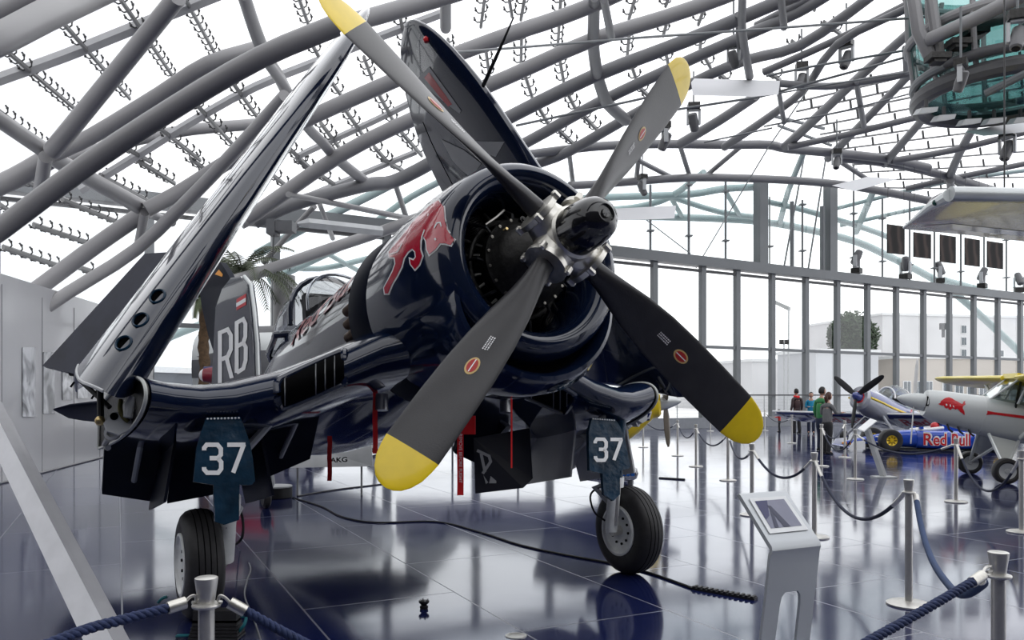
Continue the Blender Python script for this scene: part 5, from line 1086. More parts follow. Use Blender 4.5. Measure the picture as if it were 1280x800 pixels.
# gear
for s, wp in ((1, V((9.42, 15.25, .24))), (-1, V((9.84, 17.2, .24)))):
    d = wp - B.o; lp = V((d.dot(B.f), d.dot(B.l), d.dot(B.u)))
    wheel(B, 'wheel', lp, .245, .20, TYRE, LGREY)
    B.P(MB().tube([lp, (-1.75, s * .3, -.40)], .032, 8), 'gear_leg', SILV); B.P(MB().tube([lp, (-2.3, s * .3, -.44)], .032, 8), 'gear_leg', SILV); B.P(MB().tube([lp, (-2.0, -s * .05, -.62)], .025, 8), 'gear_leg', SILV)
    flat(B, [tuple(lp.lerp(V((-1.75, s * .3, -.40)), .35)), (-1.75, s * .31, -.42), (-2.3, s * .31, -.45), tuple(lp.lerp(V((-2.3, s * .3, -.44)), .35))], 'gear_fairing', SILV)
for i in range(3): B.P(MB().tube([(-1.0 - .2 * i, .15, -.36), (-1.05 - .2 * i, .2, -.46), (-1.12 - .2 * i, .22, -.5)], .022, 8), 'exhaust_stub', GUNM)
for s in (-1, 1): B.P(wing(s * .05, s * 1.45, -5.7, -5.9, .9, .6, .18, .18, .06), 'tailplane', YW)
B.P(MB().prism([(-5.6, -.02, .2), (-6.1, -.02, .95), (-6.5, -.02, 1.1), (-6.85, -.02, .8), (-6.9, -.02, .1), (-6.5, -.02, .1)], (0, 1, 0), .04), 'tail_fin', CUBP)
tw_ = B.o + B.f * -6.5; d = V((tw_.x, tw_.y, .1)) - B.o; lp = V((d.dot(B.f), d.dot(B.l), d.dot(B.u))); wheel(B, 'tail_wheel', lp, .1, .07, TYRE, LGREY); B.P(MB().tube([lp, (-6.3, 0, .05)], .02, 6), 'tail_spring', STEEL)
# ---- racing plane --------------------------------------------------------------------
N1 = at(1066, 493, 27.6)
RP = empty('racing_plane', (N1.x + 1.2, N1.y + 1, 0), 'blue and silver low-wing racing plane with a glass canopy and black propeller', 'airplane')
B = Body(RP, N1, (-.80, -.60), R(13), 1.2); RB_ = mat('race_blue_paint', (.045, .06, .22), .25, 0, .6, .1, 2.); RS = mat('race_silver', (.42, .43, .47), .25, .4, .5, .05, 2.)
B.P(MB().lathe([(0, 0), (-.05, .07), (-.2, .13), (-.32, .14), (-.32, 0)], ax=(1, 0, 0), n=20), 'spinner', RB_)
nose = [(-.33, 0, .02, .26, .28, .30), (-.4, 0, .0, .33, .32, .36), (-.9, 0, -.02, .38, .36, .44), (-1.5, 0, -.04, .38, .36, .44), (-2.2, 0, -.03, .36, .34, .42), (-3.2, 0, 0, .31, .3, .36), (-4.4, 0, .04, .2, .2, .24), (-5.6, 0, .08, .08, .1, .1)]
mb = loft(nose); mb.map(B.w); rpb = mb.bvh(); mb.build('fuselage', RS, RP)
B.P(MB().grid([[(x, w * 1.03 * cos(a), zc + t * 1.03 * sin(a)) for a in [R(-4 + 188 * k / 20) for k in range(21)]] for x, yc, zc, w, t, b in nose[1:]]), 'blue_top', RB_)
for s in (-1, 1):
    B.P(MB().tube([(x, s * w * 1.02, zc - t * .02) for x, yc, zc, w, t, b in nose[1:]], .035, 6), 'yellow_stripe', YEL)
    inc = lambda p: V((p[0], p[1], p[2] - .13 * (-1.35 - p[0])))
    B.P(wing(s * .2, s * 3.8, -1.35, -1.55, 1.45, .85, -.26, -.2, .12).map(inc), 'wing', RB_)
    def wp(sp, c, top): return (-1.35 - .0556 * (sp - .2) - (1.45 - .167 * (sp - .2)) * c, s * sp, -.26 + .0167 * (sp - .2) + (.066 if top else -.066) * (1.45 - .167 * (sp - .2)) - .13 * (.0556 * (sp - .2) + (1.45 - .167 * (sp - .2)) * c))
    for top in (0, 1):
        flat(B, [wp(.45, .12, top), wp(2.35, .12, top), wp(2.35, .6, top), wp(.45, .6, top)], 'wing_white_panel', MARK); 
        for q0, q1, c0_, c1_ in ((2.5, 2.95, .1, .35), (2.95, 3.4, .35, .6), (3.4, 3.75, .1, .35)): flat(B, [wp(q0, c0_, top), wp(q1, c0_, top), wp(q1, c1_, top), wp(q0, c1_, top)], 'wing_check', MARK)
        vs, fs = font_mesh('Red Bull', 1, .03); W_ = max(v.x for v in vs); H_ = max(v.y for v in vs)
        B.P(MB().add([V(wp(2.25 - 1.7 * v.x / W_ if s < 0 else .55 + 1.7 * v.x / W_, .56 - .40 * v.y / H_, top)) + V((0, 0, .006 if top else -.006)) for v in vs], fs), 'wing_lettering', REDM)
    B.P(MB().tube([(-1.35 - .02, s * .3, -.27), (-1.55, s * 3.7, -.21)], .03, 6), 'wing_edge', MARK)
    c = V((-1.25, s * .85, 0)); wz = -(B.o.z / B.k - .17 + B.f.z * -1.25) / B.u.z; wheel(B, 'wheel', (-1.25, s * .85, wz), .17, .12, TYRE, RB_); B.P(MB().tube([(-1.3, s * .25, -.35), (-1.25, s * .8, wz + .03)], .04, 8), 'gear_leg', RS)
    B.P(wing(s * .05, s * 1.25, -4.9, -5.0, .8, .5, .1, .1, .08), 'tailplane', RB_)
rows = [[(x, w * cos(a), z + h * sin(a)) for a in [pi * k / 12 for k in range(13)]] for x, w, z, h in ((-1.55, .05, .32, .03), (-1.8, .28, .30, .34), (-2.2, .34, .28, .54), (-2.7, .32, .27, .52), (-3.2, .24, .26, .36), (-3.7, .06, .26, .08))]
B.P(MB().grid(rows), 'canopy', glass('race_canopy', (.78, .86, .85), .16)); B.P(MB().tube(rows[1], .03, 6), 'canopy_frame', WHITE); B.P(MB().tube(rows[3], .025, 6), 'canopy_frame', WHITE); B.P(MB().box((-2.6, 0, .3), (.2, .35, .5)), 'pilot_seat', BLK)
B.P(MB().prism([(-4.7, -.03, .15), (-5.3, -.03, 1.1), (-5.8, -.03, 1.15), (-6.0, -.03, .0), (-5.4, -.03, .0)], (0, 1, 0), .06), 'tail_fin', RB_)
for a in (52, -52, 180):
    d = V((0, -sin(R(a)), cos(R(a)))); t = V((1, 0, 0)).cross(d)
    B.P(MB().grid([[d * r + t * cos(2 * pi * j / 10) * c + V((1, 0, 0)) * (sin(2 * pi * j / 10) * .02 + .5 * c * cos(2 * pi * j / 10)) + V((-.18, 0, 0)) for j in range(10)] for r, c in ((.1, .05), (.35, .085), (.7, .08), (.9, .055), (.95, .02))], True, True, True), 'propeller_blade', BLK)
vs, fs = font_mesh('Red Bull', 1, .02); W_ = max(v.x for v in vs); H_ = max(v.y for v in vs)
B.P(MB().add([(-2.6 - v.x / W_ * 1.5, .385 - .07 * (v.x / W_), -.16 + v.y / H_ * .3) for v in vs], fs), 'side_lettering', REDM)
B.P(MB().add([(-2.6 - v.x / W_ * 1.5, .385 - .07 * (v.x / W_), -.16 + v.y / H_ * .3) for v in vs], fs).map(lambda p: (p.x - 1.5 + 1.5, -p.y, p.z)), 'side_lettering', REDM)
B.P(MB().ball((-.45, 0, .0), .30, 16, (.5, 1.05, 1.1)), 'red_nose_band', REDM)
# ---- racing car ----------------------------------------------------------------------
FA = V((11.43, 24.8, 0)); hc = V((-.995, .1, 0))
CAR = empty('racing_car', FA - hc * 1.5, 'blue open-wheel racing car with yellow wheel rims and red lettering on its side', 'racing car')
B = Body(CAR, FA - hc * 1.5, hc); CB = mat('car_blue_paint', (.012, .06, .42), .2, 0, .8, .06, 2.)
B.P(loft([(2.62, 0, .20, .05, .03, .04), (2.5, 0, .22, .10, .07, .07), (2.0, 0, .30, .15, .11, .11), (1.4, 0, .36, .20, .18, .2), (.9, 0, .40, .30, .22, .3), (.5, 0, .42, .35, .22, .34)], 20, .7), 'nose_cone', CB)
B.P(loft([(2.66, 0, .20, .03, .02, .02), (2.6, 0, .205, .07, .045, .05), (2.42, 0, .225, .115, .08, .085), (2.40, 0, .225, .0, .0, .0)], 16, .7), 'nose_tip', mat('tip_orange', (.75, .28, .01), .3))
B.P(loft([(.55, 0, .36, .36, .26, .30), (.2, 0, .36, .62, .26, .30), (-.4, 0, .34, .72, .30, .28), (-1.0, 0, .32, .66, .26, .26), (-1.6, 0, .3, .35, .18, .2), (-1.9, 0, .3, .2, .12, .15)], 28, .45), 'side_pods', CB)
B.P(loft([(-.25, 0, .72, .17, .22, .2), (-.5, 0, .72, .18, .28, .2), (-.9, 0, .62, .16, .3, .2), (-1.5, 0, .5, .1, .2, .2), (-1.9, 0, .42, .05, .1, .1)], 20, .8), 'engine_cover', CB)
B.P(MB().tube([(.55, .22, .62), (.1, .30, .66), (-.25, .24, .70)], .05, 8), 'cockpit_rim', WHITE); B.P(MB().tube([(.55, -.22, .62), (.1, -.30, .66), (-.25, -.24, .70)], .05, 8), 'cockpit_rim', WHITE); B.P(MB().box((.15, 0, .60), (.6, .4, .04)), 'cockpit_opening', BLACK); B.P(MB().ball((-.1, 0, .74), .13, 14), 'head_restraint', REDM)
B.P(MB().lathe([(0, .08), (.05, .085), (.06, .06)], (-.22, 0, .86), (1, 0, 0), 14), 'air_box', BLACK)
for s in (-1, 1):
    wheel(B, 'front_wheel', (1.5, s * .80, .34), .34, .34, TYRE, mat('rim_yellow', (.75, .50, .02), .3, .2), (0, 1, 0), 8, .46); wheel(B, 'rear_wheel', (-1.5, s * .80, .34), .34, .42, TYRE, MATS['rim_yellow'], (0, 1, 0), 8, .46)
    for z in (.26, .42): B.P(MB().tube([(1.3, s * .18, z), (1.5, s * .66, z)], .018, 6), 'wishbone', WHITE); B.P(MB().tube([(1.7, s * .16, z), (1.5, s * .66, z)], .018, 6), 'wishbone', WHITE); B.P(MB().tube([(-1.3, s * .2, z), (-1.5, s * .62, z)], .02, 6), 'wishbone', BLK)
    B.P(MB().prism([(2.75, s * .86, .06), (2.25, s * .86, .06), (2.25, s * .86, .34), (2.6, s * .86, .30)], (0, 1, 0), .02), 'wing_endplate', WHITE); B.P(MB().prism([(-1.75, s * .5, .5), (-2.25, s * .5, .5), (-2.25, s * .5, .95), (-1.75, s * .5, .95)], (0, 1, 0), .02), 'wing_endplate', CB)
    B.P(MB().box((.42, s * .30, .70), (.1, .12, .06)), 'mirror', CB)
B.P(wing(-.86, .86, 2.72, 2.72, .36, .36, .12, .12, .10, False, 6), 'front_wing', CB); B.P(wing(-.86, .86, 2.4, 2.4, .2, .2, .2, .2, .10, False, 6), 'front_flap', WHITE); B.P(wing(-.5, .5, -1.78, -1.78, .4, .4, .9, .9, .1, False, 6), 'rear_wing', CB); B.P(MB().box((-1.95, 0, .6), (.15, .05, .6)), 'wing_post', BLK)
def pod_y(x): return .36 + (.62 - .36) * min(1, max(0, (.55 - x) / .35)) if x > .2 else .62 + (.72 - .62) * min(1, (.2 - x) / .6) if x > -.4 else .72 - .06 * (-.4 - x) / .6
vs, fs = font_mesh('Red Bull', 1, .015); W_ = max(v.x for v in vs); H_ = max(v.y for v in vs); vo, fo = font_mesh('Red Bull', 1, .07); x0_ = min(v.x for v in vs)
Wo = max(v.x for v in vo)
for s in (-1, 1):
    xx = lambda v, Wm: (.42 - v.x / Wm * 1.25) if s > 0 else (-.83 + v.x / Wm * 1.25)
    B.P(MB().add([(xx(v, Wo) , s * (pod_y(xx(v, Wo)) + .012), .18 + v.y / H_ * .36 - .018) for v in vo], fo), 'lettering_outline', MARK); B.P(MB().add([(xx(v, W_), s * (pod_y(xx(v, W_)) + .02), .18 + v.y / H_ * .36) for v in vs], fs), 'side_lettering', REDM)
B.P(MB().box((-.3, 0, .05), (3.6, 1.0, .03)), 'floor_plank', BLK)
# ---- yellow-nosed twin seen behind the far wing ------------------------------------------
N2 = at(852, 501, 16.4)
YP = empty('yellow_plane', (N2.x - 1.5, N2.y + .3, 0), 'yellow-nosed propeller plane with blue stripes behind the far folded wing', 'airplane'); B = Body(YP, N2, (.985, -.17), R(4)); YK = 1.25
B.P(MB().lathe([(0, .0), (-.03, .045), (-.12, .09), (-.3, .155), (-.45, .18), (-.47, .18), (-.47, 0)], ax=(1, 0, 0), n=28), 'spinner', SILV)
B.P(MB().lathe([(-.44, .20), (-.43, .25), (-.47, .30), (-.62, .335)], ax=(1, 0, 0), n=36), 'nose_ring', YEL)
mb = loft([(-.60, 0, 0, .335, .33, .33), (-.9, 0, -.03, .40, .36, .56), (-1.4, 0, -.06, .46, .4, .86), (-1.62, 0, -.06, .46, .4, .88)]); mb.map(B.w); ypb = mb.bvh(); mb.build('engine_cowling', YEL, YP); B.P(loft([(-1.6, 0, -.06, .45, .4, .86), (-2.6, 0, -.05, .42, .42, .52), (-4.0, 0, 0, .3, .3, .36), (-5.2, 0, .1, .1, .12, .12)]), 'fuselage', SILV)
paint([[(786,522),(800,514),(815,514),(812,524),(790,533),(770,540),(770,532)]], ypb, .010, 2).build('white_flash', MARK, YP); paint([[(790,523),(800,517),(813,516),(810,521),(795,526)], [(772,536),(790,529),(811,525),(812,523),(790,527),(772,533)]], ypb, .014, 2).build('blue_flash', mat('flash_blue', (.012, .02, .10), .25), YP)
paint([[(806,511),(811,507),(815,510),(812,514)]], ypb, .014, 1).build('red_flash', REDM, YP)
for a in (178, 298, 58):
    d = V((0, sin(R(a)), cos(R(a)))); t = V((1, 0, 0)).cross(d)
    B.P(MB().grid([[d * r + t * cos(2 * pi * j / 10) * c + V((1, 0, 0)) * (sin(2 * pi * j / 10) * .015 + .9 * c * cos(2 * pi * j / 10)) + V((-.33, 0, 0)) for j in range(10)] for r, c in ((.12, .045), (.3, .07), (.6, .07), (.85, .045), (.93, .012))], True, True, True), 'propeller_blade', mat('blade_dark_brown', (.05, .032, .015), .35, 0, .3))
for s in (-1, 1):
    B.P(wing(s * .3, s * 4.4, -1.3, -1.4, 1.5, 1.1, -.3, -.1, .13), 'wing', SILV)
    wz = -(B.o.z - .22 + B.f.z * -1.3) / B.u.z; wheel(B, 'wheel', (-1.3, s * .9, wz), .22, .14, TYRE, LGREY); B.P(MB().tube([(-1.35, s * .5, -.3), (-1.3, s * .82, wz)], .05, 8), 'gear_leg', SILV); B.P(wing(s * .05, s * 1.5, -4.9, -5.0, .9, .6, .12, .12, .08), 'tailplane', SILV)
B.P(MB().prism([(-4.6, -.03, .2), (-5.3, -.03, 1.2), (-5.8, -.03, 1.2), (-5.9, -.03, .0), (-5.4, -.03, .0)], (0, 1, 0), .06), 'tail_fin', SILV)
B.P(loft([(-.9, .34, -.30, .02, .02, .02), (-1.0, .38, -.34, .12, .12, .12), (-1.5, .38, -.36, .14, .14, .14), (-2.0, .36, -.34, .05, .05, .05)], 16, .9), 'oil_cooler', SILV)
e = empty('silver_tank', at(795, 590, 9.4), 'small silver tank with blue squares just behind the far gear door', 'tank'); c = at(781, 594, 9.4)
MB().lathe([(0, 0), (.02, .06), (.09, .10), (.4, .12), (.6, .1), (.65, 0)], at(798, 592, 9.4), (-1, .3, 0), 20).build('tank_body', mat('tank_polished', (.4, .4, .42), .18, .9), e)
for i in range(3): MB().box(at(779 + 6 * i, 593, 9.26), (.04, .01, .04)).build('blue_square', mat('square_blue', (.02, .12, .45), .3), e)
MB().tube([at(788, 600, 9.4), fl(788, 495 + 1670 / 9.4)], .03, 6).build('tank_stand', DGREY, e)
# ---- silver transport standing behind the fighter, glimpsed below its belly and mirrored in the floor
TP = empty('transport_plane', (-5.2, 23.5, 0), 'silver transport plane with a dark upper body standing behind the fighter, mirrored in the floor', 'airplane'); B = Body(TP, (-3.4, 23.2, 2.5), (.995, .1), R(2))
B.P(loft([(0, 0, 0, .2, .2, .3), (-.3, 0, 0, .7, .6, .8), (-1.0, 0, 0, 1.15, 1.0, 1.3), (-2.2, 0, 0, 1.3, 1.25, 1.5), (-4.6, 0, 0, 1.3, 1.25, 1.5), (-5.4, 0, 0.1, 1.0, 1.0, 1.2)]), 'fuselage', SILV)
B.P(MB().grid([[(x, w * 1.01 * cos(a), t * 1.02 * sin(a)) for a in [R(-8 + 196 * k / 20) for k in range(21)]] for x, w, t in ((-.32, .71, .62), (-1.0, 1.16, 1.02), (-2.2, 1.31, 1.27), (-4.6, 1.31, 1.27), (-5.4, 1.02, 1.1))]), 'upper_body', DGREY)
for s in (-1, 1): wheel(B, 'wheel', (-2.6, s * 1.3, -2.5 + .40 + .09), .38, .25, TYRE, LGREY); B.P(MB().tube([(-2.6, s * 1.1, -.9), (-2.6, s * 1.2, -2.0)], .08, 8), 'gear_leg', SILV)
wheel(B, 'nose_wheel', (-.6, 0, -2.5 + .30 + .02), .28, .2, TYRE, LGREY); B.P(MB().tube([(-.7, 0, -.6), (-.6, 0, -2.1)], .06, 8), 'gear_leg', SILV)
B.P(MB().add([(-3.2, -1.312, -.35), (-4.4, -1.312, -.35), (-4.4, -1.25, -.75), (-3.2, -1.25, -.75)], [(0, 1, 2, 3)]).map(lambda p: (p.x, p.y - .03, p.z)), 'red_panel', REDM)
# ================================================================== visitors
SKIN = mat('skin', (.46, .27, .2), .5, 0, 0, .08, 10.)
def skinned(name, verts, edges, radii, root_i, m, parent, sub=1):
    me = bpy.data.meshes.new(name); me.from_pydata(verts, edges, []); me.materials.append(m); o = bpy.data.objects.new(name, me); COL.objects.link(o); o.parent = parent
    md = o.modifiers.new('skin', 'SKIN'); md.use_smooth_shade = True
    for i, sv in enumerate(me.skin_vertices[0].data): sv.radius = (radii[i], radii[i] * .95) if not isinstance(radii[i], tuple) else radii[i]; sv.use_root = (i == root_i)
    s = o.modifiers.new('subdivision', 'SUBSURF'); s.levels = sub; s.render_levels = sub
    return o
def person(loc, H, face, lb, top, legs, hair, arms, stance=(.02, -.02), lean_=0., long_hair=False, child=False, scarf=None, bag=None, vest=None):
    e = empty('person', (0, 0, 0), lb, 'person', None, face); k = H / 1.78      # local: +y is the way the person faces
    hd = 1.08 if not child else 1.45
    z = lambda v: v * k
    hip = .93; sh = 1.44; nk = 1.50
    def Pt(x, y, v): return (x * k, (y + lean_ * max(0, v - .9)) * k, v * k)
    vs = [Pt(0, 0, hip), Pt(0, 0, 1.12), Pt(0, 0, 1.32), Pt(0, 0, 1.46), Pt(0, .015, nk + .05), Pt(0, .03, nk + .10)]; rr = [.115, .10, .115, .07, .05, .05]; ed = [(0, 1), (1, 2), (2, 3), (3, 4), (4, 5)]
    rr = [q * k for q in rr]
    def add(p, r, to): vs.append(p); rr.append(r * k); ed.append((to, len(vs) - 1)); return len(vs) - 1
    A = {}
    for s, (el, wr) in ((-1, arms[0]), (1, arms[1])):
        a = add(Pt(s * .17, -.01, 1.42), .055, 3); a = add(Pt(s * el[0], el[1], el[2]), .042, a); w_ = add(Pt(s * wr[0], wr[1], wr[2]), .030, a)
        d = (V(wr) - V(el)).normalized(); d = V((d.x * s, d.y, d.z)); c = V((wr[0] * s, wr[1], wr[2])) + d * .06; pm = add(Pt(*c), .036, w_)
        side = d.cross(V((0, 0, 1))); side = side.normalized() if side.length > .1 else V((1, 0, 0))
        for f, (off, ln) in enumerate(((-.030, .06), (-.010, .075), (.010, .07), (.030, .055))):
            q = c + side * off + d * .04; i = add(Pt(*q), .010, pm); add(Pt(*(q + d * ln + V((0, .012, -.012)))), .008, i)
        q = c + side * -.04 + d * .0; i = add(Pt(*q), .011, pm); add(Pt(*(q + d * .045 + side * -.02)), .009, i)
        A[s] = (el, wr)
    L_ = {}
    for s, y in ((-1, stance[0]), (1, stance[1])):
        a = add(Pt(s * .095, 0, .86), .095, 0); a = add(Pt(s * .10, y * .5 + .02, .48), .062, a); a = add(Pt(s * .10, y - .02, .10), .042, a); add(Pt(s * .11, y + .12, .04), .034, a)
    skinned('body', vs, ed, rr, 0, SKIN, e)
    # head with a face, on the neck
    hc_ = V(Pt(0, .045, nk + .20)); hr = .098 * k * hd; mb = MB(); mb.ball(hc_, hr, 16, (.82, .95, 1.18)); mb.ball(hc_ + V((0, hr * .97, -hr * .1)), hr * .16, 8, (.8, 1.1, 1.4))
    for s in (-1, 1): mb.ball(hc_ + V((s * hr * .82, -hr * .05, -.05 * hr)), hr * .2, 8, (.5, .8, 1.3))
    hdo = mb.build('head', SKIN, e)
    for s in (-1, 1): MB().ball(hc_ + V((s * hr * .32, hr * .86, hr * .1)), hr * .09, 6).build('eye', BLK, hdo)
    MB().ball(hc_ + V((0, hr * .84, -hr * .55)), hr * .2, 8, (1.3, .4, .3)).build('mouth', mat('lips', (.3, .1, .09), .5), hdo)
    mb = MB(); rows = []
    for i in range(9):
        t = R(88) - R(118 if not long_hair else 128) * i / 8
        rows.append([hc_ + V((cos(t) * cos(a) * hr * .90, cos(t) * sin(a) * hr * 1.04 - hr * .08 - (0.0 if sin(a) < .2 or i < 4 else hr * .16 * (i - 3)), sin(t) * hr * 1.26 + hr * .03 + (hr * .11 * max(0, i - 3) * (1 if sin(a) > .2 else 0)))) for a in [2 * pi * j / 18 for j in range(18)]])
    mb.grid(rows, True, True)
    if long_hair: mb.tube([hc_ + V((0, -hr * .75, hr * .3)), hc_ + V((0, -hr * 1.1, -hr * .4)), hc_ + V((0, -hr * 1.0, -hr * 1.4)), hc_ + V((0, -hr * .9, -hr * 2.1))], [hr * .5, hr * .6, hr * .42, hr * .12], 10)
    mb.build('hair', hair, e)
    # clothes
    vs = [Pt(0, 0, .84), Pt(0, 0, 1.02), Pt(0, 0, 1.2), Pt(0, 0, 1.36), Pt(0, 0, 1.45), Pt(0, .01, 1.51)]; rr = [(.172 * k, .13 * k), (.164 * k, .124 * k), (.165 * k, .122 * k), (.17 * k, .118 * k), (.10 * k, .085 * k), (.062 * k, .06 * k)]; ed = [(i, i + 1) for i in range(5)]
    for s in (-1, 1):
        el, wr = A[s]
        for p, r, to in ((Pt(s * .185, -.01, 1.41), .07, 4), (Pt(s * el[0], el[1], el[2]), .058, None), (Pt(s * (wr[0] * .93 + el[0] * .07), wr[1] * .93 + el[1] * .07, wr[2] * .93 + el[2] * .07), .045, None)):
            vs.append(p); rr.append(r * k); ed.append((to if to is not None else len(vs) - 2, len(vs) - 1))
    skinned('jacket', vs, ed, rr, 0, top, e)
    vs = [Pt(0, 0, 1.05), Pt(0, 0, .88)]; rr = [(.155 * k, .118 * k), (.158 * k, .122 * k)]; ed = [(0, 1)]
    for s, y in ((-1, stance[0]), (1, stance[1])):
        for j, (p, r) in enumerate(((Pt(s * .095, 0, .80), .105), (Pt(s * .10, y * .5 + .02, .48), .078), (Pt(s * .10, y - .02, .04), .072))):
            vs.append(p); rr.append(r * k); ed.append((1 if j == 0 else len(vs) - 2, len(vs) - 1))
    skinned('trousers', vs, ed, rr, 0, legs, e)
    for s, y in ((-1, stance[0]), (1, stance[1])):
        MB().map(lambda p: p).grid([[Pt(s * .105 + w * cos(a), yy + 0, 0 + h * (1 + sin(a)) / 2 + .002) for a in [2 * pi * j / 10 for j in range(10)]] for yy, w, h in ((y - .09, .03, .07), (y - .05, .045, .11), (y + .05, .05, .09), (y + .13, .045, .06), (y + .17, .02, .03))], True, True, True).build('shoe', BLK, e)
    if vest:
        vs = [Pt(0, 0, .93), Pt(0, 0, 1.2), Pt(0, 0, 1.42)]; skinned('vest', vs, [(0, 1), (1, 2)], [(.185 * k, .14 * k), (.185 * k, .14 * k), (.165 * k, .125 * k)], 0, vest, e)
    if scarf: MB().tube([Pt(.085 * cos(a), .085 * sin(a) + .01, 1.50 + .02 * sin(a)) for a in [2 * pi * j / 14 for j in range(14)]], .045 * k, 8, closed=True).tube([Pt(.03, .09, 1.5), Pt(.05, .14, 1.35), Pt(.05, .14, 1.2)], .04 * k, 8).build('scarf', scarf, e)
    if bag: MB().box(Pt(.0, -.20, 1.2), (.28 * k, .14 * k, .38 * k)).build('backpack', bag, e)
    e.location = loc
    return e
dn = ((.23, -.03, 1.15), (.24, .05, .92)); ft = ((.22, .0, 1.17), (.12, .24, 1.18)); rc = ((.22, .10, 1.2), (.2, .36, 1.22))
JN = mat('dark_denim', (.012, .018, .045), .7, var=.2); DK = mat('dark_cloth', (.010, .010, .013), .7)
GR = mat('grey_knit', (.14, .14, .145), .8, var=.12, scale=30.)
BRN = mat('brown_hair', (.06, .02, .012), .5, var=.3, scale=40.); DKH = mat('dark_hair', (.012, .009, .008), .5, var=.3, scale=40.)
person(V((.394 * 23.0, 23.0, 0)), 1.74, R(-62), 'woman in a grey top and black trousers standing beside the barrier post', GR, DK, BRN, (ft, rc), (.05, -.06), .03, True, vest=None)
person(V((.3865 * 24.3, 24.3, 0)), 1.90, R(-70), 'man in a green and white jacket and dark jeans behind the woman in grey', mat('green_jacket', (.03, .19, .06), .6, var=.5, scale=2.5), JN, DKH, (dn, ft), (.04, -.05), .0)
person(V((.356 * 35.5, 35.5, 0)), 1.95, R(15), 'man with a red scarf and dark brown vest standing at the glass front', mat('brown_jacket', (.05, .03, .03), .7), DK, DKH, (dn, dn), (.02, -.03), 0., scarf=RED, vest=mat('brown_vest', (.045, .022, .022), .7))
person(V((.376 * 35.2, 35.4, 0)), 1.80, R(160), 'woman in a bright blue jacket beside the man with the red scarf', mat('blue_jacket', (.01, .24, .42), .6), JN, DKH, (ft, ft), (.02, -.03), .05, True)
person(V((.336 * 37, 37.2, 0)), 1.0, R(75), 'small child in a red top with arms stretched towards the rope', mat('child_red_top', (.5, .02, .02), .6), DK, DKH, (rc, rc), (.02, -.03), 0., False, True)
# ================================================================== beyond the glass
PALE = mat('pale_render', (.60, .60, .615), .7, 0, 0, .06, .3); BEI = mat('beige_render', (.42, .385, .35), .7, 0, 0, .06, .3); GW = mat('grey_window', (.09, .11, .13), .25, 0, .2, .1, .4); WBR = mat('window_frame_pale', (.66, .67, .68), .5)
GZ = -.32
def gnd(px, D): return V(((px - 640) / FOC * D, D, GZ))
def building(px0, px1, D0, D1, ytop, lb, m, depth=14, wins=(), roof=None, name='building'):
    a, b = gnd(px0, D0), gnd(px1, D1); d = (b - a).normalized(); n = V((d.y, -d.x, 0));  n = n if n.y < 0 else -n; h = CAMH + (HOR - ytop) / FOC * D0 - GZ
    e = empty(name, (a + b) / 2, lb, 'building'); z = V((0, 0, 1))
    MB().prism([a, b, b + z * h, a + z * h], -n, depth).build('walls', m, e, 0)
    MB().prism([a - d * .2 + z * h + n * .2, b + d * .2 + z * h + n * .2, b + d * .2 + z * (h + .35) + n * .2, a - d * .2 + z * (h + .35) + n * .2], -n, depth + .4).build('roof', roof or WBR, e, 0)
    Lh = (b - a).length
    for (u0, u1, v0, v1, nx, ny) in wins:
        for i in range(nx):
            for j in range(ny):
                p = a + d * Lh * (u0 + (u1 - u0) * i / nx) + z * h * (v0 + (v1 - v0) * j / ny); w = Lh * (u1 - u0) / nx * .72; hh = h * (v1 - v0) / ny * .7
                W_ = MB().prism([p, p + d * w, p + d * w + z * hh, p + z * hh], n, .10).build('window', WBR, e, 0); k = .08 * w
                MB().add([p + d * k + z * k + n * .12, p + d * (w / 2 - k * .4) + z * k + n * .12, p + d * (w / 2 - k * .4) + z * (hh - k) + n * .12, p + d * k + z * (hh - k) + n * .12, p + d * (w / 2 + k * .4) + z * k + n * .12, p + d * (w - k) + z * k + n * .12, p + d * (w - k) + z * (hh - k) + n * .12, p + d * (w / 2 + k * .4) + z * (hh - k) + n * .12], [(0, 1, 2, 3), (4, 5, 6, 7)]).build('pane', GW, W_, 0)
    return e
WB = building(1103, 1330, 118, 124, 394, 'tall white block behind the glass at the far right', PALE, 20, ((.08, .12, .3, .62, 1, 4), (.42, .46, .3, .95, 1, 5), (.60, .68, .25, .72, 1, 2), (.84, .96, .3, .5, 2, 1)))
building(1122, 1330, 97, 101, 448, 'long beige building with white windows behind the racing plane', BEI, 10, ((.03, .22, .22, .74, 3, 1), (.26, .62, .22, .72, 5, 1), (.66, .96, .2, .78, 5, 1)))
building(1020, 1098, 84, 86, 440, 'plain pale grey block in front of the tree', mat('pale_grey_render', (.50, .51, .535), .7, 0, 0, .03, .3), 7)
building(940, 1022, 100, 103, 452, 'low white hall behind the man with the red scarf', PALE, 12, ((.30, .36, .60, .72, 1, 1),))
building(898, 972, 120, 122, 455, 'white hangar with a pale pink roof far behind the yellow blade tip', PALE, 16, ((.42, .62, .30, .45, 3, 1),), mat('pink_roof', (.62, .50, .50), .7))
building(150, 262, 46, 52, 464, 'low grey wall building seen under the folded wing', mat('slate_wall', (.12, .13, .15), .7, 0, 0, .1, .5), 4)
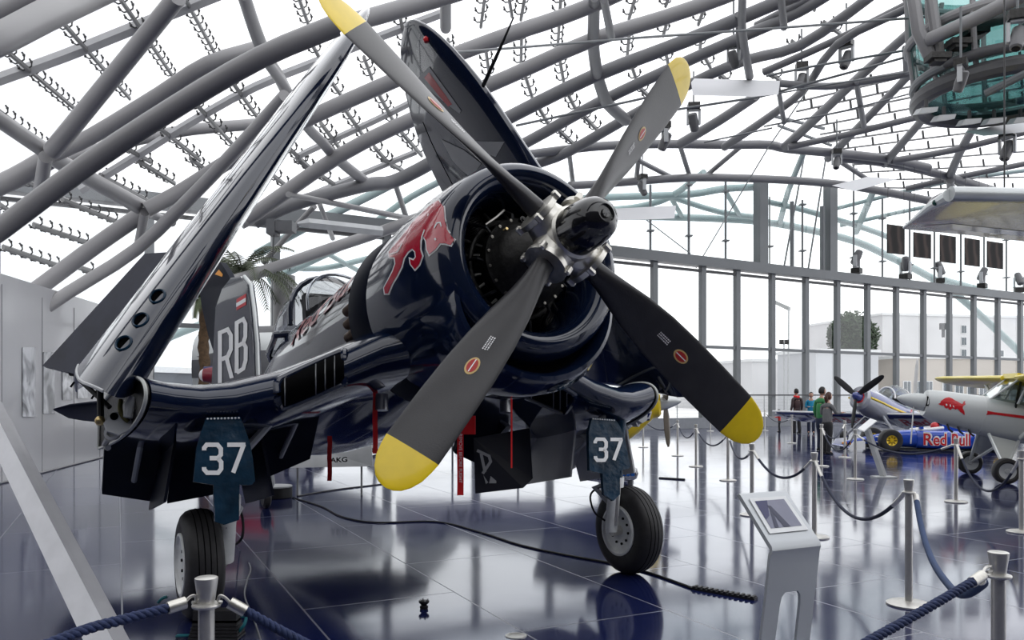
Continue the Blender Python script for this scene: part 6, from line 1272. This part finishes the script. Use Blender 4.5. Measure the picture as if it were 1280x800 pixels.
# tree with its own crown of leaves
T0 = gnd(1064, 100); e = empty('tree', T0, 'round green tree standing behind the pale grey block', 'tree'); rnd = random.Random(4)
MB().tube([T0, T0 + V((.1, 0, 3)), T0 + V((0, 0, 6))], [.35, .28, .2], 10).build('trunk', BARK, e)
mb = MB(); ctr = at(1064, 422, 100)
for i in range(5200):
    a = rnd.uniform(0, 2 * pi); t = math.acos(rnd.uniform(-.8, 1)); r = rnd.uniform(.72, 1.03) * (1 + .10 * sin(3 * a + 2) + .07 * sin(7 * t + a * 5)); p = ctr + V((2.9 * r * sin(t) * cos(a), 2.9 * r * sin(t) * sin(a), 3.0 * r * cos(t))); s = rnd.uniform(.16, .34)
    u_ = V((rnd.gauss(0, 1), rnd.gauss(0, 1), rnd.gauss(0, 1))).normalized() * s; v_ = u_.orthogonal().normalized() * s * .6; mb.add([p - u_, p + v_, p + u_, p - v_], [(0, 1, 2, 3)])
mb.ball(ctr, 2.1, 18, (1, 1, 1.02)); mb.build('crown', mat('tree_leaves', (.025, .05, .018), .7, 0, 0, .4, .8), e, 0)
# lamp mast, small airfield things
b = gnd(985, 74); t = at(986, 384, 74); e = empty('lamp_mast', b, 'slim outdoor lamp mast with a slanted lamp head behind the glass', 'street lamp'); MB().tube([b, t], [.12, .07], 8).build('pole', LGREY, e)
MB().prism([at(968, 375, 74), at(988, 384, 74), at(988, 388, 74), at(968, 378, 74)], (0, 1, 0), .5).build('lamp_head', mat('lamp_head_grey', (.32, .33, .33), .5), e, 0)
e = empty('parked_van', gnd(918, 88), 'white airport vehicle parked outside left of the child', 'vehicle'); c = gnd(921, 88)
MB().box(c + V((0, 0, 1.5)), (2.6, 1.8, 1.7)).box(c + V((-1.6, 0, 1.1)), (1.0, 1.7, .9)).build('van_body', PALE, e, 0); 
for dx in (-1.5, .8): MB().lathe([(-.1, .38), (.1, .38)], c + V((dx, -.9, .38)), (0, 1, 0), 16).build('van_wheel', BLK, e)
MB().box(c + V((-1.5, -.86, 1.35)), (.6, .05, .35)).build('van_window', GW, e, 0)
e = empty('ground_light', gnd(980, 70), 'twin floodlight on a short pole outside right of the tall mast foot', 'floodlight'); c = at(980, 429, 70); MB().tube([gnd(980, 70), c], .06, 6).build('pole', LGREY, e)
for s in (-1, 1): MB().box(c + V((s * .22, 0, .1)), (.34, .25, .4)).build('lamp', GUNM, e, 0)
e = WB; c = at(1179, 408, 117.4); MB().box(c, (.9, .5, .9)).box(c + V((0, 0, -1)), (.3, .3, 1.2)).build('wall_floodlight', DGREY, e, 0)
# wire fence outside
e = empty('wire_fence', FT(12, GZ, 9), 'thin grey wire fence on the paving outside the glass', 'fence')
FNC = mat('fence_grey', (.30, .31, .32), .6)
for i in range(26):
    p = FT(-6 + 2 * i, GZ, 9); MB().tube([p, p + V((0, 0, 2.1))], .035, 6).build('fence_post', FNC, e)
mb = MB()
for k in range(9): mb.tube([FT(-6, GZ + .2 + .22 * k, 9), FT(44, GZ + .2 + .22 * k, 9)], .008, 3)
o = mb.build('fence_wire', FNC, e, 0)
# ================================================================== light and camera
w = bpy.data.worlds.new('overcast'); bpy.context.scene.world = w; w.use_nodes = True; nt = w.node_tree
bg = nt.nodes['Background']; tc = nt.nodes.new('ShaderNodeTexCoord'); n = nt.nodes.new('ShaderNodeTexNoise'); n.inputs['Scale'].default_value = 2.2; n.inputs['Detail'].default_value = 5
nt.links.new(tc.outputs['Generated'], n.inputs['Vector'])
r = nt.nodes.new('ShaderNodeValToRGB'); r.color_ramp.elements[0].position = .3; r.color_ramp.elements[0].color = (.86, .875, .91, 1); r.color_ramp.elements[1].position = .6; r.color_ramp.elements[1].color = (1, 1, 1, 1)
nt.links.new(n.outputs['Fac'], r.inputs['Fac'])
sx = nt.nodes.new('ShaderNodeSeparateXYZ'); nt.links.new(tc.outputs['Generated'], sx.inputs[0]); mrx = nt.nodes.new('ShaderNodeMapRange'); mrx.inputs['From Min'].default_value = -.75; mrx.inputs['From Max'].default_value = .1; mrx.inputs['To Min'].default_value = .50; mrx.inputs['To Max'].default_value = 1.0; nt.links.new(sx.outputs['X'], mrx.inputs['Value'])
mxx = nt.nodes.new('ShaderNodeMix'); mxx.data_type = 'RGBA'; mxx.blend_type = 'MULTIPLY'; mxx.inputs['Factor'].default_value = 1; nt.links.new(r.outputs['Color'], mxx.inputs['A']); nt.links.new(mrx.outputs['Result'], mxx.inputs['B']); nt.links.new(mxx.outputs['Result'], bg.inputs['Color']); bg.inputs['Strength'].default_value = 2.0
cam = bpy.data.cameras.new('camera'); co = bpy.data.objects.new('camera', cam); COL.objects.link(co); bpy.context.scene.camera = co
co.location = EYE; co.rotation_euler = (pi / 2, 0, 0); cam.sensor_width = 36; cam.lens = FOC / 1280 * 36; cam.shift_y = (HOR - 400) / 1280; cam.clip_end = 1000
sc = bpy.context.scene; sc.view_settings.view_transform = 'Standard'; sc.view_settings.look = 'None'
sc.cycles.max_bounces = 10; sc.cycles.transparent_max_bounces = 16; sc.cycles.use_denoising = True
